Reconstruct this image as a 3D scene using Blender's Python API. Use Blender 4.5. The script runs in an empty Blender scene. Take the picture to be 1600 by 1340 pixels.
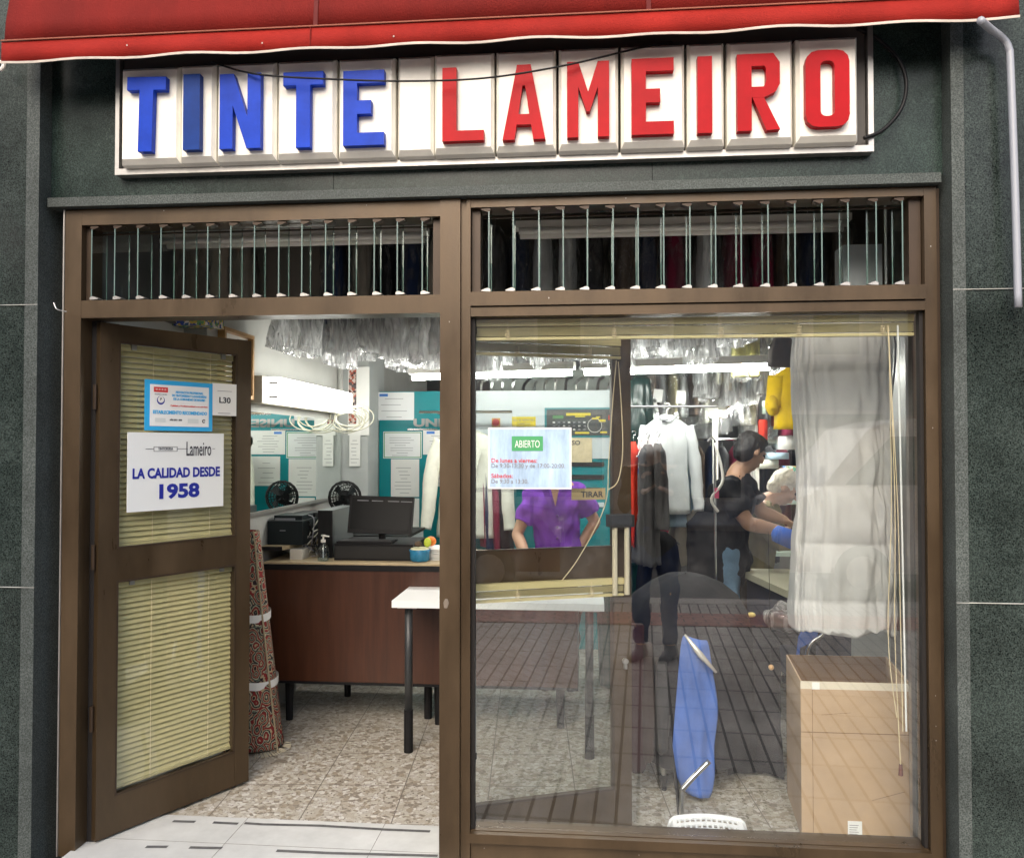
import bpy, bmesh, math, random
from mathutils import Vector, Matrix, noise
random.seed(7)
R = math.radians
# ------------------------------------------------------------------ camera, sky, sun, exposure
FPX, D, H = 1280.0, 3.1, 1.6
scene = bpy.context.scene
cam_d = bpy.data.cameras.new('camera'); cam = bpy.data.objects.new('camera', cam_d)
scene.collection.objects.link(cam); scene.camera = cam
cam_d.sensor_fit = 'HORIZONTAL'; cam_d.sensor_width = 36; cam_d.lens = FPX/1600*36
cam_d.clip_start = 0.05; cam_d.clip_end = 500
cam.location = (0, -D, H); cam.rotation_euler = (R(91.2), 0, R(5.15))
CM = Matrix.Rotation(R(5.15), 3, 'Z') @ Matrix.Rotation(R(91.2), 3, 'X')
CO = Vector((0, -D, H))
world = bpy.data.worlds.new('World'); scene.world = world; world.use_nodes = True
wn = world.node_tree; wn.nodes.clear()
sky = wn.nodes.new('ShaderNodeTexSky'); sky.sky_type = 'NISHITA'; sky.sun_disc = False
sky.sun_elevation = R(38); sky.sun_rotation = R(192); sky.air_density = 1.0; sky.dust_density = 4.0; sky.ozone_density = 0.6
bg = wn.nodes.new('ShaderNodeBackground'); bg.inputs[1].default_value = 0.15
wo = wn.nodes.new('ShaderNodeOutputWorld')
wn.links.new(sky.outputs[0], bg.inputs[0]); wn.links.new(bg.outputs[0], wo.inputs[0])
sun_d = bpy.data.lights.new('sun', 'SUN'); sun_d.energy = .85; sun_d.angle = R(50); sun_d.color = (1, .95, .88)
sun = bpy.data.objects.new('sun', sun_d); scene.collection.objects.link(sun)
sun.location = (3, -4, 9); sun.rotation_euler = (R(52), 0, R(-12))
scene.view_settings.view_transform = 'Standard'; scene.view_settings.look = 'None'
scene.view_settings.exposure = 1.08; scene.view_settings.gamma = 1
scene.render.engine = 'CYCLES'
scene.cycles.max_bounces = 7; scene.cycles.transparent_max_bounces = 24
scene.cycles.sample_clamp_indirect = 4
# ------------------------------------------------------------------ helpers
def P(px, py, y=0.0):          # where the sight line of a photo point meets the plane y = const
    d = CM @ Vector(((px-800)/FPX, -(py-670)/FPX, -1)); t = (y+D)/d.y; return CO + d*t
def Q(px, py, z=0.0):
    d = CM @ Vector(((px-800)/FPX, -(py-670)/FPX, -1)); t = (z-H)/d.z; return CO + d*t
def tag(o, label=None, cat=None, group=None, kind=None):
    if label: o['label'] = label
    if cat: o['category'] = cat
    if group: o['group'] = group
    if kind: o['kind'] = kind
    return o
def thing(name, label, cat, loc=(0,0,0), group=None):
    o = bpy.data.objects.new(name, None); scene.collection.objects.link(o)
    o.location = loc; o.empty_display_size = .1
    return tag(o, label, cat, group)
def wmat(o):
    m = Matrix.Translation(o.location)
    return (wmat(o.parent) @ m) if o.parent else m
def obj(name, bm, mt, parent=None, smooth=False, X=None, bev=0):
    if X is not None: bm.transform(X)
    if parent is not None: bm.transform(wmat(parent).inverted())
    if bev:
        ed = [e for e in bm.edges if len(e.link_faces) == 2 and e.calc_face_angle(0) > .6]
        bmesh.ops.bevel(bm, geom=ed, offset=bev, segments=2, affect='EDGES', profile=.6)
    me = bpy.data.meshes.new(name); bm.normal_update(); bm.to_mesh(me); bm.free()
    for m in (mt if isinstance(mt, (list, tuple)) else [mt]): me.materials.append(m)
    if smooth:
        for p in me.polygons: p.use_smooth = True
    o = bpy.data.objects.new(name, me); scene.collection.objects.link(o); o.parent = parent
    return o
def tob(name, bm, mt, label, cat, group=None, base=None, **k):   # a thing that is one mesh, its origin at its base
    if base is None:
        cs = [v.co for v in bm.verts]; X = k.pop('X', None)
        if X is not None: bm.transform(X)
        base = Vector(((min(c.x for c in cs)+max(c.x for c in cs))/2, (min(c.y for c in cs)+max(c.y for c in cs))/2, min(c.z for c in cs)))
    bm.transform(Matrix.Translation(-Vector(base)))
    o = obj(name, bm, mt, None, **k); o.location = base
    return tag(o, label, cat, group)
def struct(name, bm, mt, **k):
    o = obj(name, bm, mt, None, **k); o['kind'] = 'structure'; return o
def dup(root, delta, label=None, name=None):
    def cp(o, par):
        c = o.copy(); scene.collection.objects.link(c); c.parent = par
        for ch in kids.get(o, []): cp(ch, c)
        return c
    kids = {}
    for o in list(scene.collection.objects):
        if o.parent: kids.setdefault(o.parent, []).append(o)
    r = cp(root, None); r.location = Vector(root.location)+Vector(delta)
    if label: r['label'] = label
    return r
def NB(): return bmesh.new()
def box(bm, x0, x1, y0, y1, z0, z1, mi=0):
    v = [bm.verts.new((x, y, z)) for x in (x0, x1) for y in (y0, y1) for z in (z0, z1)]
    for f in ((0,1,3,2),(4,6,7,5),(0,4,5,1),(2,3,7,6),(0,2,6,4),(1,5,7,3)):
        bm.faces.new([v[i] for i in f]).material_index = mi
    return bm
def B(*a): return box(NB(), *a)
def quad(bm, pts, mi=0):
    f = bm.faces.new([bm.verts.new(p) for p in pts]); f.material_index = mi; return bm
def slab(bm, poly, y0, y1, mi=0):      # polygon in (x,z) extruded from y0 to y1
    n = len(poly); a = [bm.verts.new((p[0], y0, p[1])) for p in poly]; b = [bm.verts.new((p[0], y1, p[1])) for p in poly]
    bm.faces.new(a).material_index = mi; bm.faces.new(b[::-1]).material_index = mi
    for i in range(n): bm.faces.new((a[i], b[i], b[(i+1) % n], a[(i+1) % n])).material_index = mi
    return bm
def prism(bm, poly, z0, z1):
    n = len(poly); a = [bm.verts.new((p[0], p[1], z0)) for p in poly]; b = [bm.verts.new((p[0], p[1], z1)) for p in poly]
    bm.faces.new(a[::-1]); bm.faces.new(b)
    for i in range(n): bm.faces.new((a[i], a[(i+1) % n], b[(i+1) % n], b[i]))
    return bm
def tube(bm, pts, rad, seg=8, caps=True, flat=1.0, up=None):
    pts = [Vector(p) for p in pts]
    if not isinstance(rad, (list, tuple)): rad = [rad]*len(pts)
    rings = []; prev = None
    for i, p in enumerate(pts):
        d = (pts[min(i+1, len(pts)-1)]-pts[max(i-1, 0)])
        d = d.normalized() if d.length > 1e-9 else Vector((0,0,1))
        if up is not None: n = Vector(up) - d*Vector(up).dot(d)
        elif prev is None: n = d.orthogonal()
        else: n = prev - d*prev.dot(d)
        n = n.normalized() if n.length > 1e-6 else d.orthogonal().normalized()
        prev = n; m = d.cross(n)
        rings.append([bm.verts.new(p + (n*math.cos(2*math.pi*k/seg)*flat + m*math.sin(2*math.pi*k/seg))*rad[i]) for k in range(seg)])
    for a, b in zip(rings, rings[1:]):
        for k in range(seg): bm.faces.new((a[k], a[(k+1) % seg], b[(k+1) % seg], b[k]))
    if caps: bm.faces.new(rings[0][::-1]); bm.faces.new(rings[-1])
    return bm
def curve(pts, n=6):                   # Catmull-Rom
    pts = [Vector(p) for p in pts]; q = [pts[0]]+pts+[pts[-1]]; out = []
    for i in range(len(pts)-1):
        a, b, c, d = q[i:i+4]
        for k in range(n):
            t = k/n; out.append(.5*((2*b)+(c-a)*t+(2*a-5*b+4*c-d)*t*t+(3*b-a-3*c+d)*t**3))
    return out+[pts[-1]]
def ball(bm, c, r, sc=(1,1,1), seg=12, rot=None):
    m = Matrix.Translation(c)
    if rot is not None: m = m @ rot
    m = m @ Matrix.Diagonal((sc[0]*r, sc[1]*r, sc[2]*r, 1))
    bmesh.ops.create_uvsphere(bm, u_segments=seg, v_segments=max(6, seg//2+2), radius=1, matrix=m); return bm
def lathe(bm, c, prof, seg=16):
    rings = []
    for r, z in prof: rings.append([bm.verts.new((c[0]+r*math.cos(2*math.pi*k/seg), c[1]+r*math.sin(2*math.pi*k/seg), c[2]+z)) for k in range(seg)])
    for a, b in zip(rings, rings[1:]):
        for k in range(seg): bm.faces.new((a[k], a[(k+1) % seg], b[(k+1) % seg], b[k]))
    bm.faces.new(rings[0][::-1]); bm.faces.new(rings[-1]); return bm
def loft(bm, prof, seg=24, rip=.1, nrip=9, sd=0, crump=0, caps=True, pw=.8):   # hanging cloth: (cx, cy, z, hx, hy), folds grow downwards
    pr = []
    for a, b in zip(prof, prof[1:]):
        n = max(1, int(abs(a[2]-b[2])/.035))
        for k in range(n): pr.append([a[i]+(b[i]-a[i])*k/n for i in range(5)])
    pr.append(list(prof[-1])); rings = []; z0, z1 = pr[0][2], pr[-1][2]
    for (cx, cy, z, hx, hy) in pr:
        t = (z0-z)/max(1e-6, abs(z0-z1)); ring = []
        for k in range(seg):
            a = 2*math.pi*k/seg; c, s = math.cos(a), math.sin(a)
            c2 = math.copysign(abs(c)**pw, c); s2 = math.copysign(abs(s)**pw, s)
            w = 1+rip*(.3+t)*(noise.noise((sd*7.3+c*nrip*.35, s*nrip*.35, z*1.3))*1.7)
            q = crump*noise.noise((cx*9+c*3+sd, cy*9+s*3, z*9)) + crump*.7*noise.noise((c*7+sd*3, s*7, z*21))
            ring.append(bm.verts.new((cx+c2*(hx*w+q), cy+s2*(hy*w+q), z+(.35*crump*noise.noise((c*5, s*5, sd)) if t > .98 else 0))))
        rings.append(ring)
    for a, b in zip(rings, rings[1:]):
        for k in range(seg): bm.faces.new((a[k], b[k], b[(k+1) % seg], a[(k+1) % seg]))
    if caps: bm.faces.new(rings[0]); bm.faces.new(rings[-1][::-1])
    return bm
def evald(bm, mods):
    me = bpy.data.meshes.new('tmp'); bm.to_mesh(me); bm.free(); o = bpy.data.objects.new('tmp', me); scene.collection.objects.link(o)
    for t, kw in mods:
        m = o.modifiers.new(t, t)
        for k, v in kw.items(): setattr(m, k, v)
    dg = bpy.context.evaluated_depsgraph_get(); r = bpy.data.meshes.new_from_object(o.evaluated_get(dg))
    b = NB(); b.from_mesh(r); bpy.data.objects.remove(o); bpy.data.meshes.remove(me); bpy.data.meshes.remove(r); return b
def text(s, size, width=None, bold=0, ext=.0006, align='CENTER', shear=0):   # lettering in the x,z plane, facing -y
    cu = bpy.data.curves.new('t', 'FONT'); cu.body = s; cu.size = size; cu.align_x = align; cu.extrude = ext; cu.offset = bold; cu.resolution_u = 3; cu.shear = shear
    o = bpy.data.objects.new('t', cu); scene.collection.objects.link(o); bpy.context.view_layer.update()
    me = bpy.data.meshes.new_from_object(o.evaluated_get(bpy.context.evaluated_depsgraph_get()))
    b = NB(); b.from_mesh(me); bpy.data.objects.remove(o); bpy.data.curves.remove(cu); bpy.data.meshes.remove(me)
    xs = [v.co.x for v in b.verts]
    if width and xs:
        k = width/(max(xs)-min(xs)); bmesh.ops.scale(b, vec=(k, 1, 1), verts=b.verts)
    b.transform(Matrix.Rotation(R(90), 4, 'X')); return b
def put(b, src, X):
    src.transform(X); me = bpy.data.meshes.new('j'); src.to_mesh(me); src.free(); b.from_mesh(me); bpy.data.meshes.remove(me); return b
TR = Matrix.Translation
# ------------------------------------------------------------------ materials
MATS = {}
def mat(name, col, rough=.5, metal=0, var=.0, vscale=8, bump=0, bscale=60, spec=.5, trans=0, emit=0, coat=0, stretch=None, sheen=0, rvar=0, alpha=None):
    if name in MATS: return MATS[name]
    m = bpy.data.materials.new(name); m.use_nodes = True; nt = m.node_tree; p = nt.nodes['Principled BSDF']
    p.inputs['Base Color'].default_value = (*col, 1); p.inputs['Roughness'].default_value = rough; p.inputs['Metallic'].default_value = metal
    p.inputs['Specular IOR Level'].default_value = spec; p.inputs['Transmission Weight'].default_value = trans; p.inputs['Coat Weight'].default_value = coat
    p.inputs['Sheen Weight'].default_value = sheen
    if emit: p.inputs['Emission Color'].default_value = (*col, 1); p.inputs['Emission Strength'].default_value = emit
    tc = nt.nodes.new('ShaderNodeTexCoord'); src = tc.outputs['Object']
    if stretch:
        mp = nt.nodes.new('ShaderNodeMapping'); mp.inputs['Scale'].default_value = stretch; nt.links.new(src, mp.inputs[0]); src = mp.outputs[0]
    if var:
        n = nt.nodes.new('ShaderNodeTexNoise'); n.inputs['Scale'].default_value = vscale; n.inputs['Detail'].default_value = 6; n.inputs['Roughness'].default_value = .65
        nt.links.new(src, n.inputs['Vector'])
        r = nt.nodes.new('ShaderNodeValToRGB'); r.color_ramp.elements[0].position = .3; r.color_ramp.elements[1].position = .7
        r.color_ramp.elements[0].color = (*[max(0, c*(1-var)) for c in col], 1); r.color_ramp.elements[1].color = (*[min(1, c*(1+var)) for c in col], 1)
        nt.links.new(n.outputs['Fac'], r.inputs[0]); nt.links.new(r.outputs[0], p.inputs['Base Color'])
        if rvar:
            mr = nt.nodes.new('ShaderNodeMapRange'); mr.inputs[1].default_value = .3; mr.inputs[2].default_value = .7
            mr.inputs[3].default_value = rough-rvar; mr.inputs[4].default_value = rough+rvar
            nt.links.new(n.outputs['Fac'], mr.inputs[0]); nt.links.new(mr.outputs[0], p.inputs['Roughness'])
    if bump:
        n2 = nt.nodes.new('ShaderNodeTexNoise'); n2.inputs['Scale'].default_value = bscale; n2.inputs['Detail'].default_value = 4; nt.links.new(src, n2.inputs['Vector'])
        b = nt.nodes.new('ShaderNodeBump'); b.inputs['Strength'].default_value = bump; b.inputs['Distance'].default_value = .01
        nt.links.new(n2.outputs['Fac'], b.inputs['Height']); nt.links.new(b.outputs[0], p.inputs['Normal'])
    MATS[name] = m; return m
def granite(name, dark, light, sc=230, rough=.28, grime=.5):
    m = bpy.data.materials.new(name); m.use_nodes = True; nt = m.node_tree; p = nt.nodes['Principled BSDF']; L = nt.links.new
    tc = nt.nodes.new('ShaderNodeTexCoord')
    n = nt.nodes.new('ShaderNodeTexNoise'); n.inputs['Scale'].default_value = sc; n.inputs['Detail'].default_value = 3; L(tc.outputs['Object'], n.inputs[0])
    v = nt.nodes.new('ShaderNodeTexVoronoi'); v.inputs['Scale'].default_value = sc*.8; L(tc.outputs['Object'], v.inputs['Vector'])
    mx = nt.nodes.new('ShaderNodeMath'); mx.operation = 'MULTIPLY_ADD'; mx.inputs[1].default_value = .55; L(v.outputs['Distance'], mx.inputs[0]); L(n.outputs['Fac'], mx.inputs[2])
    r = nt.nodes.new('ShaderNodeValToRGB'); e = r.color_ramp.elements; e[0].position = .45; e[0].color = (*dark, 1); e[1].position = 1.0; e[1].color = (*light, 1)
    c = e.new(.68); c.color = (*[a*.65+b*.35 for a, b in zip(dark, light)], 1)
    L(mx.outputs[0], r.inputs[0])
    g = nt.nodes.new('ShaderNodeTexNoise'); g.inputs['Scale'].default_value = 2.2; g.inputs['Detail'].default_value = 7; g.inputs['Roughness'].default_value = .7; L(tc.outputs['Object'], g.inputs[0])
    mp = nt.nodes.new('ShaderNodeMapRange'); mp.inputs[1].default_value = .35; mp.inputs[2].default_value = .7; mp.inputs[3].default_value = 1-grime*.5; mp.inputs[4].default_value = 1+grime*.6; L(g.outputs['Fac'], mp.inputs[0])
    ml = nt.nodes.new('ShaderNodeVectorMath'); ml.operation = 'SCALE'; L(r.outputs[0], ml.inputs[0]); L(mp.outputs[0], ml.inputs['Scale'])
    L(ml.outputs[0], p.inputs['Base Color'])
    rr = nt.nodes.new('ShaderNodeMapRange'); rr.inputs[1].default_value = .3; rr.inputs[2].default_value = .7; rr.inputs[3].default_value = rough; rr.inputs[4].default_value = rough+.25
    L(g.outputs['Fac'], rr.inputs[0]); L(rr.outputs[0], p.inputs['Roughness']); p.inputs['Specular IOR Level'].default_value = .22; return m
def glassmat(name, refl=.1, tint=(.96,.985,.97), rough=0.0, dirt=.0, mxr=1):
    m = bpy.data.materials.new(name); m.use_nodes = True; nt = m.node_tree; nt.nodes.clear(); L = nt.links.new
    o = nt.nodes.new('ShaderNodeOutputMaterial'); t = nt.nodes.new('ShaderNodeBsdfTransparent'); t.inputs[0].default_value = (*tint, 1)
    g = nt.nodes.new('ShaderNodeBsdfGlossy'); g.inputs['Roughness'].default_value = rough; g.inputs[0].default_value = (1,1,1,1)
    f = nt.nodes.new('ShaderNodeLayerWeight'); f.inputs['Blend'].default_value = .12
    mr = nt.nodes.new('ShaderNodeMapRange'); mr.inputs[3].default_value = refl; mr.inputs[4].default_value = mxr
    pw = nt.nodes.new('ShaderNodeMath'); pw.operation = 'POWER'; pw.inputs[1].default_value = 4; L(f.outputs['Facing'], pw.inputs[0]); L(pw.outputs[0], mr.inputs[0])
    mx = nt.nodes.new('ShaderNodeMixShader'); L(mr.outputs[0], mx.inputs[0]); L(t.outputs[0], mx.inputs[1]); L(g.outputs[0], mx.inputs[2])
    out = mx.outputs[0]
    if dirt:
        d = nt.nodes.new('ShaderNodeBsdfDiffuse'); d.inputs[0].default_value = (.8,.8,.78,1)
        tc = nt.nodes.new('ShaderNodeTexCoord'); n = nt.nodes.new('ShaderNodeTexNoise'); n.inputs['Scale'].default_value = 3; n.inputs['Detail'].default_value = 9; n.inputs['Roughness'].default_value = .75; L(tc.outputs['Object'], n.inputs[0])
        q = nt.nodes.new('ShaderNodeMapRange'); q.inputs[1].default_value = .5; q.inputs[2].default_value = .8; q.inputs[4].default_value = dirt; L(n.outputs['Fac'], q.inputs[0])
        m2 = nt.nodes.new('ShaderNodeMixShader'); L(q.outputs[0], m2.inputs[0]); L(out, m2.inputs[1]); L(d.outputs[0], m2.inputs[2]); out = m2.outputs[0]
    L(out, o.inputs[0]); return m
def plastic_film(name, cloud=.3, gl=.35, col=(.9,.93,.95), bs=16):
    m = bpy.data.materials.new(name); m.use_nodes = True; nt = m.node_tree; nt.nodes.clear(); L = nt.links.new
    o = nt.nodes.new('ShaderNodeOutputMaterial'); t = nt.nodes.new('ShaderNodeBsdfTransparent'); d = nt.nodes.new('ShaderNodeBsdfDiffuse'); tl = nt.nodes.new('ShaderNodeBsdfTranslucent')
    g = nt.nodes.new('ShaderNodeBsdfGlossy'); g.inputs['Roughness'].default_value = .12
    for q in (d, tl): q.inputs[0].default_value = (*col, 1)
    tc = nt.nodes.new('ShaderNodeTexCoord'); mp = nt.nodes.new('ShaderNodeMapping'); mp.inputs['Scale'].default_value = (1.3,1.3,.38); L(tc.outputs['Object'], mp.inputs[0]); n = nt.nodes.new('ShaderNodeTexNoise'); n.inputs['Scale'].default_value = bs; n.inputs['Detail'].default_value = 3; n.inputs['Distortion'].default_value = 1.6
    L(mp.outputs[0], n.inputs[0]); b = nt.nodes.new('ShaderNodeBump'); b.inputs['Strength'].default_value = 1; b.inputs['Distance'].default_value = .05; L(n.outputs['Fac'], b.inputs['Height'])
    for q in (g, d): L(b.outputs[0], q.inputs['Normal'])
    a1 = nt.nodes.new('ShaderNodeMixShader'); a1.inputs[0].default_value = .65; L(d.outputs[0], a1.inputs[1]); L(tl.outputs[0], a1.inputs[2])
    mr = nt.nodes.new('ShaderNodeMapRange'); mr.inputs[1].default_value = .4; mr.inputs[2].default_value = .72; mr.inputs[3].default_value = cloud*.5; mr.inputs[4].default_value = min(1, cloud*2.2); L(n.outputs['Fac'], mr.inputs[0])
    a2 = nt.nodes.new('ShaderNodeMixShader'); L(mr.outputs[0], a2.inputs[0]); L(t.outputs[0], a2.inputs[1]); L(a1.outputs[0], a2.inputs[2])
    lw = nt.nodes.new('ShaderNodeLayerWeight'); lw.inputs[0].default_value = .35; L(b.outputs[0], lw.inputs['Normal'])
    ms = nt.nodes.new('ShaderNodeMath'); ms.operation = 'MULTIPLY'; ms.inputs[1].default_value = gl*1.6; L(lw.outputs['Fresnel'], ms.inputs[0])
    ad = nt.nodes.new('ShaderNodeMath'); ad.operation = 'ADD'; ad.inputs[1].default_value = .05; ad.use_clamp = True; L(ms.outputs[0], ad.inputs[0])
    a3 = nt.nodes.new('ShaderNodeMixShader'); L(ad.outputs[0], a3.inputs[0]); L(a2.outputs[0], a3.inputs[1]); L(g.outputs[0], a3.inputs[2])
    L(a3.outputs[0], o.inputs[0]); return m
def brickmat(name, c1, c2, mortar, sx, sz, msize=.012, rough=.7, off=.5, rot=0, axis='XZ', spk=0, var=.2):
    m = bpy.data.materials.new(name); m.use_nodes = True; nt = m.node_tree; p = nt.nodes['Principled BSDF']; L = nt.links.new
    tc = nt.nodes.new('ShaderNodeTexCoord'); mp = nt.nodes.new('ShaderNodeMapping')
    if axis == 'XZ': mp.inputs['Rotation'].default_value = (R(-90), 0, 0)
    else: mp.inputs['Rotation'].default_value = (0, 0, rot)
    L(tc.outputs['Object'], mp.inputs[0]); b = nt.nodes.new('ShaderNodeTexBrick'); L(mp.outputs[0], b.inputs[0])
    b.inputs['Scale'].default_value = 1; b.inputs['Brick Width'].default_value = sx; b.inputs['Row Height'].default_value = sz; b.inputs['Mortar Size'].default_value = msize; b.offset = off
    b.inputs['Color1'].default_value = (*c1, 1); b.inputs['Color2'].default_value = (*c2, 1); b.inputs['Mortar'].default_value = (*mortar, 1); b.inputs['Mortar Smooth'].default_value = .1
    n = nt.nodes.new('ShaderNodeTexNoise'); n.inputs['Scale'].default_value = 5; n.inputs['Detail'].default_value = 8; L(tc.outputs['Object'], n.inputs[0])
    q = nt.nodes.new('ShaderNodeMapRange'); q.inputs[1].default_value = .3; q.inputs[2].default_value = .7; q.inputs[3].default_value = 1-var; q.inputs[4].default_value = 1+var; L(n.outputs['Fac'], q.inputs[0])
    s = nt.nodes.new('ShaderNodeVectorMath'); s.operation = 'SCALE'; L(b.outputs['Color'], s.inputs[0]); L(q.outputs[0], s.inputs['Scale'])
    L(s.outputs[0], p.inputs['Base Color']); p.inputs['Roughness'].default_value = rough; return m
def terrazzo(name):
    m = bpy.data.materials.new(name); m.use_nodes = True; nt = m.node_tree; p = nt.nodes['Principled BSDF']; L = nt.links.new
    tc = nt.nodes.new('ShaderNodeTexCoord'); v = nt.nodes.new('ShaderNodeTexVoronoi'); v.inputs['Scale'].default_value = 42; v.inputs['Randomness'].default_value = 1
    w = nt.nodes.new('ShaderNodeTexNoise'); w.inputs['Scale'].default_value = 18; L(tc.outputs['Object'], w.inputs[0])
    va = nt.nodes.new('ShaderNodeVectorMath'); va.operation = 'MULTIPLY_ADD'; va.inputs[1].default_value = (.05,.05,.05); L(w.outputs['Color'], va.inputs[0]); L(tc.outputs['Object'], va.inputs[2]); L(va.outputs[0], v.inputs['Vector'])
    sp = nt.nodes.new('ShaderNodeSeparateColor'); L(v.outputs['Color'], sp.inputs[0])
    r = nt.nodes.new('ShaderNodeValToRGB'); r.color_ramp.interpolation = 'CONSTANT'; e = r.color_ramp.elements
    cols = [(.44,.42,.36),(.39,.36,.30),(.49,.47,.43),(.30,.26,.20),(.54,.53,.49),(.42,.40,.35),(.24,.21,.17)]
    e[0].color = (*cols[0], 1); e[0].position = 0; e[1].color = (*cols[1], 1); e[1].position = .16
    for i, c in enumerate(cols[2:]): k = e.new(.32+i*.135); k.color = (*c, 1)
    L(sp.outputs[0], r.inputs[0])
    v2 = nt.nodes.new('ShaderNodeTexVoronoi'); v2.feature = 'DISTANCE_TO_EDGE'; v2.inputs['Scale'].default_value = 42; L(va.outputs[0], v2.inputs['Vector'])
    q = nt.nodes.new('ShaderNodeMapRange'); q.inputs[1].default_value = .0; q.inputs[2].default_value = .09; L(v2.outputs['Distance'], q.inputs[0])
    mx = nt.nodes.new('ShaderNodeMix'); mx.data_type = 'RGBA'; L(q.outputs[0], mx.inputs[0]); mx.inputs[6].default_value = (.36,.33,.27,1); L(r.outputs[0], mx.inputs[7])
    n = nt.nodes.new('ShaderNodeTexNoise'); n.inputs['Scale'].default_value = 90; n.inputs['Detail'].default_value = 2; L(tc.outputs['Object'], n.inputs[0])
    q2 = nt.nodes.new('ShaderNodeMapRange'); q2.inputs[1].default_value = .62; q2.inputs[2].default_value = .66; L(n.outputs['Fac'], q2.inputs[0])
    m2 = nt.nodes.new('ShaderNodeMix'); m2.data_type = 'RGBA'; L(q2.outputs[0], m2.inputs[0]); L(mx.outputs[2], m2.inputs[6]); m2.inputs[7].default_value = (.1,.08,.06,1)
    mp = nt.nodes.new('ShaderNodeMapping'); mp.inputs['Rotation'].default_value = (0,0,R(-4)); L(tc.outputs['Object'], mp.inputs[0])
    b = nt.nodes.new('ShaderNodeTexBrick'); b.offset = 0; b.inputs['Scale'].default_value = 1; b.inputs['Brick Width'].default_value = .4; b.inputs['Row Height'].default_value = .4; b.inputs['Mortar Size'].default_value = .0025; L(mp.outputs[0], b.inputs[0])
    m3 = nt.nodes.new('ShaderNodeMix'); m3.data_type = 'RGBA'; L(b.outputs['Fac'], m3.inputs[0]); L(m2.outputs[2], m3.inputs[6]); m3.inputs[7].default_value = (.16,.14,.12,1)
    L(m3.outputs[2], p.inputs['Base Color']); p.inputs['Roughness'].default_value = .32; return m
def rugmat(name):
    m = bpy.data.materials.new(name); m.use_nodes = True; nt = m.node_tree; p = nt.nodes['Principled BSDF']; L = nt.links.new
    tc = nt.nodes.new('ShaderNodeTexCoord'); mp = nt.nodes.new('ShaderNodeMapping'); mp.inputs['Scale'].default_value = (1,1,.7); L(tc.outputs['Object'], mp.inputs[0])
    v = nt.nodes.new('ShaderNodeTexVoronoi'); v.inputs['Scale'].default_value = 20; L(mp.outputs[0], v.inputs['Vector'])
    w = nt.nodes.new('ShaderNodeTexNoise'); w.inputs['Scale'].default_value = 42; w.inputs['Detail'].default_value = 4; L(tc.outputs['Object'], w.inputs[0])
    a = nt.nodes.new('ShaderNodeMath'); a.operation = 'MULTIPLY_ADD'; a.inputs[1].default_value = 3.2; L(v.outputs['Distance'], a.inputs[0]); L(w.outputs['Fac'], a.inputs[2])
    f = nt.nodes.new('ShaderNodeMath'); f.operation = 'FRACT'; L(a.outputs[0], f.inputs[0])
    r = nt.nodes.new('ShaderNodeValToRGB'); r.color_ramp.interpolation = 'CONSTANT'; e = r.color_ramp.elements
    e[0].position = 0; e[0].color = (.03,.015,.02,1); e[1].position = .2; e[1].color = (.42,.33,.2,1)
    for ps, c in ((.36,(.24,.02,.02)),(.64,(.06,.03,.02)),(.75,(.55,.47,.33)),(.86,(.12,.16,.12))): k = e.new(ps); k.color = (*c, 1)
    L(f.outputs[0], r.inputs[0]); L(r.outputs[0], p.inputs['Base Color']); p.inputs['Roughness'].default_value = .95; return m
def patchmat(name, cols, sc=30, rough=.6):
    m = bpy.data.materials.new(name); m.use_nodes = True; nt = m.node_tree; p = nt.nodes['Principled BSDF']; L = nt.links.new
    tc = nt.nodes.new('ShaderNodeTexCoord'); v = nt.nodes.new('ShaderNodeTexVoronoi'); v.inputs['Scale'].default_value = sc; L(tc.outputs['Object'], v.inputs['Vector'])
    sp = nt.nodes.new('ShaderNodeSeparateColor'); L(v.outputs['Color'], sp.inputs[0]); r = nt.nodes.new('ShaderNodeValToRGB'); r.color_ramp.interpolation = 'CONSTANT'; e = r.color_ramp.elements
    e[0].color = (*cols[0], 1); e[1].color = (*cols[1], 1); e[1].position = 1/len(cols)
    for i, c in enumerate(cols[2:]): k = e.new((i+2)/len(cols)); k.color = (*c, 1)
    L(sp.outputs[0], r.inputs[0]); L(r.outputs[0], p.inputs['Base Color']); p.inputs['Roughness'].default_value = rough; return m
GRAN = granite('dark_green_granite', (.001,.003,.0026), (.046,.062,.056), rough=.12, grime=.9)
GRANH = granite('header_granite', (.0015,.006,.005), (.035,.055,.048), rough=.14, grime=.8)
EDGE = granite('granite_edge', (.02,.027,.024), (.10,.115,.11), rough=.45)
BRZ = mat('bronze_aluminium', (.070,.046,.024), .36, .35, var=.30, vscale=2.2, rvar=.12, bump=.05, bscale=160, stretch=(2,2,.6))
BRZD = mat('dark_bronze', (.045,.028,.016), .45, .3, var=.2, vscale=6)
CHROME = mat('chrome', (.75,.75,.75), .16, 1)
ALU = mat('aluminium', (.42,.41,.39), .42, .8, var=.12, vscale=14)
WHITEP = mat('white_plastic', (.76,.74,.68), .32, 0, var=.06, vscale=7, rvar=.08, coat=.2)
TILEW = mat('sign_tile_acrylic', (.80,.78,.70), .45, 0, var=.09, vscale=9, rvar=.1)
BLUEL = mat('blue_acrylic', (.008,.045,.40), .42, 0, var=.22, vscale=7, spec=.12)
BLUED = mat('dark_blue_acrylic', (.006,.035,.19), .42, 0, var=.2, vscale=9, spec=.12)
REDL = mat('red_acrylic', (.35,.002,.006), .42, 0, var=.18, vscale=6, spec=.12)
BLACK = mat('black_plastic', (.008,.008,.009), .5, 0, var=.2, vscale=20, spec=.22)
BLACKM = mat('black_matt', (.015,.015,.015), .8)
GLASS = glassmat('window_glass', .078, (.97,.985,.98), dirt=.03)
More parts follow.
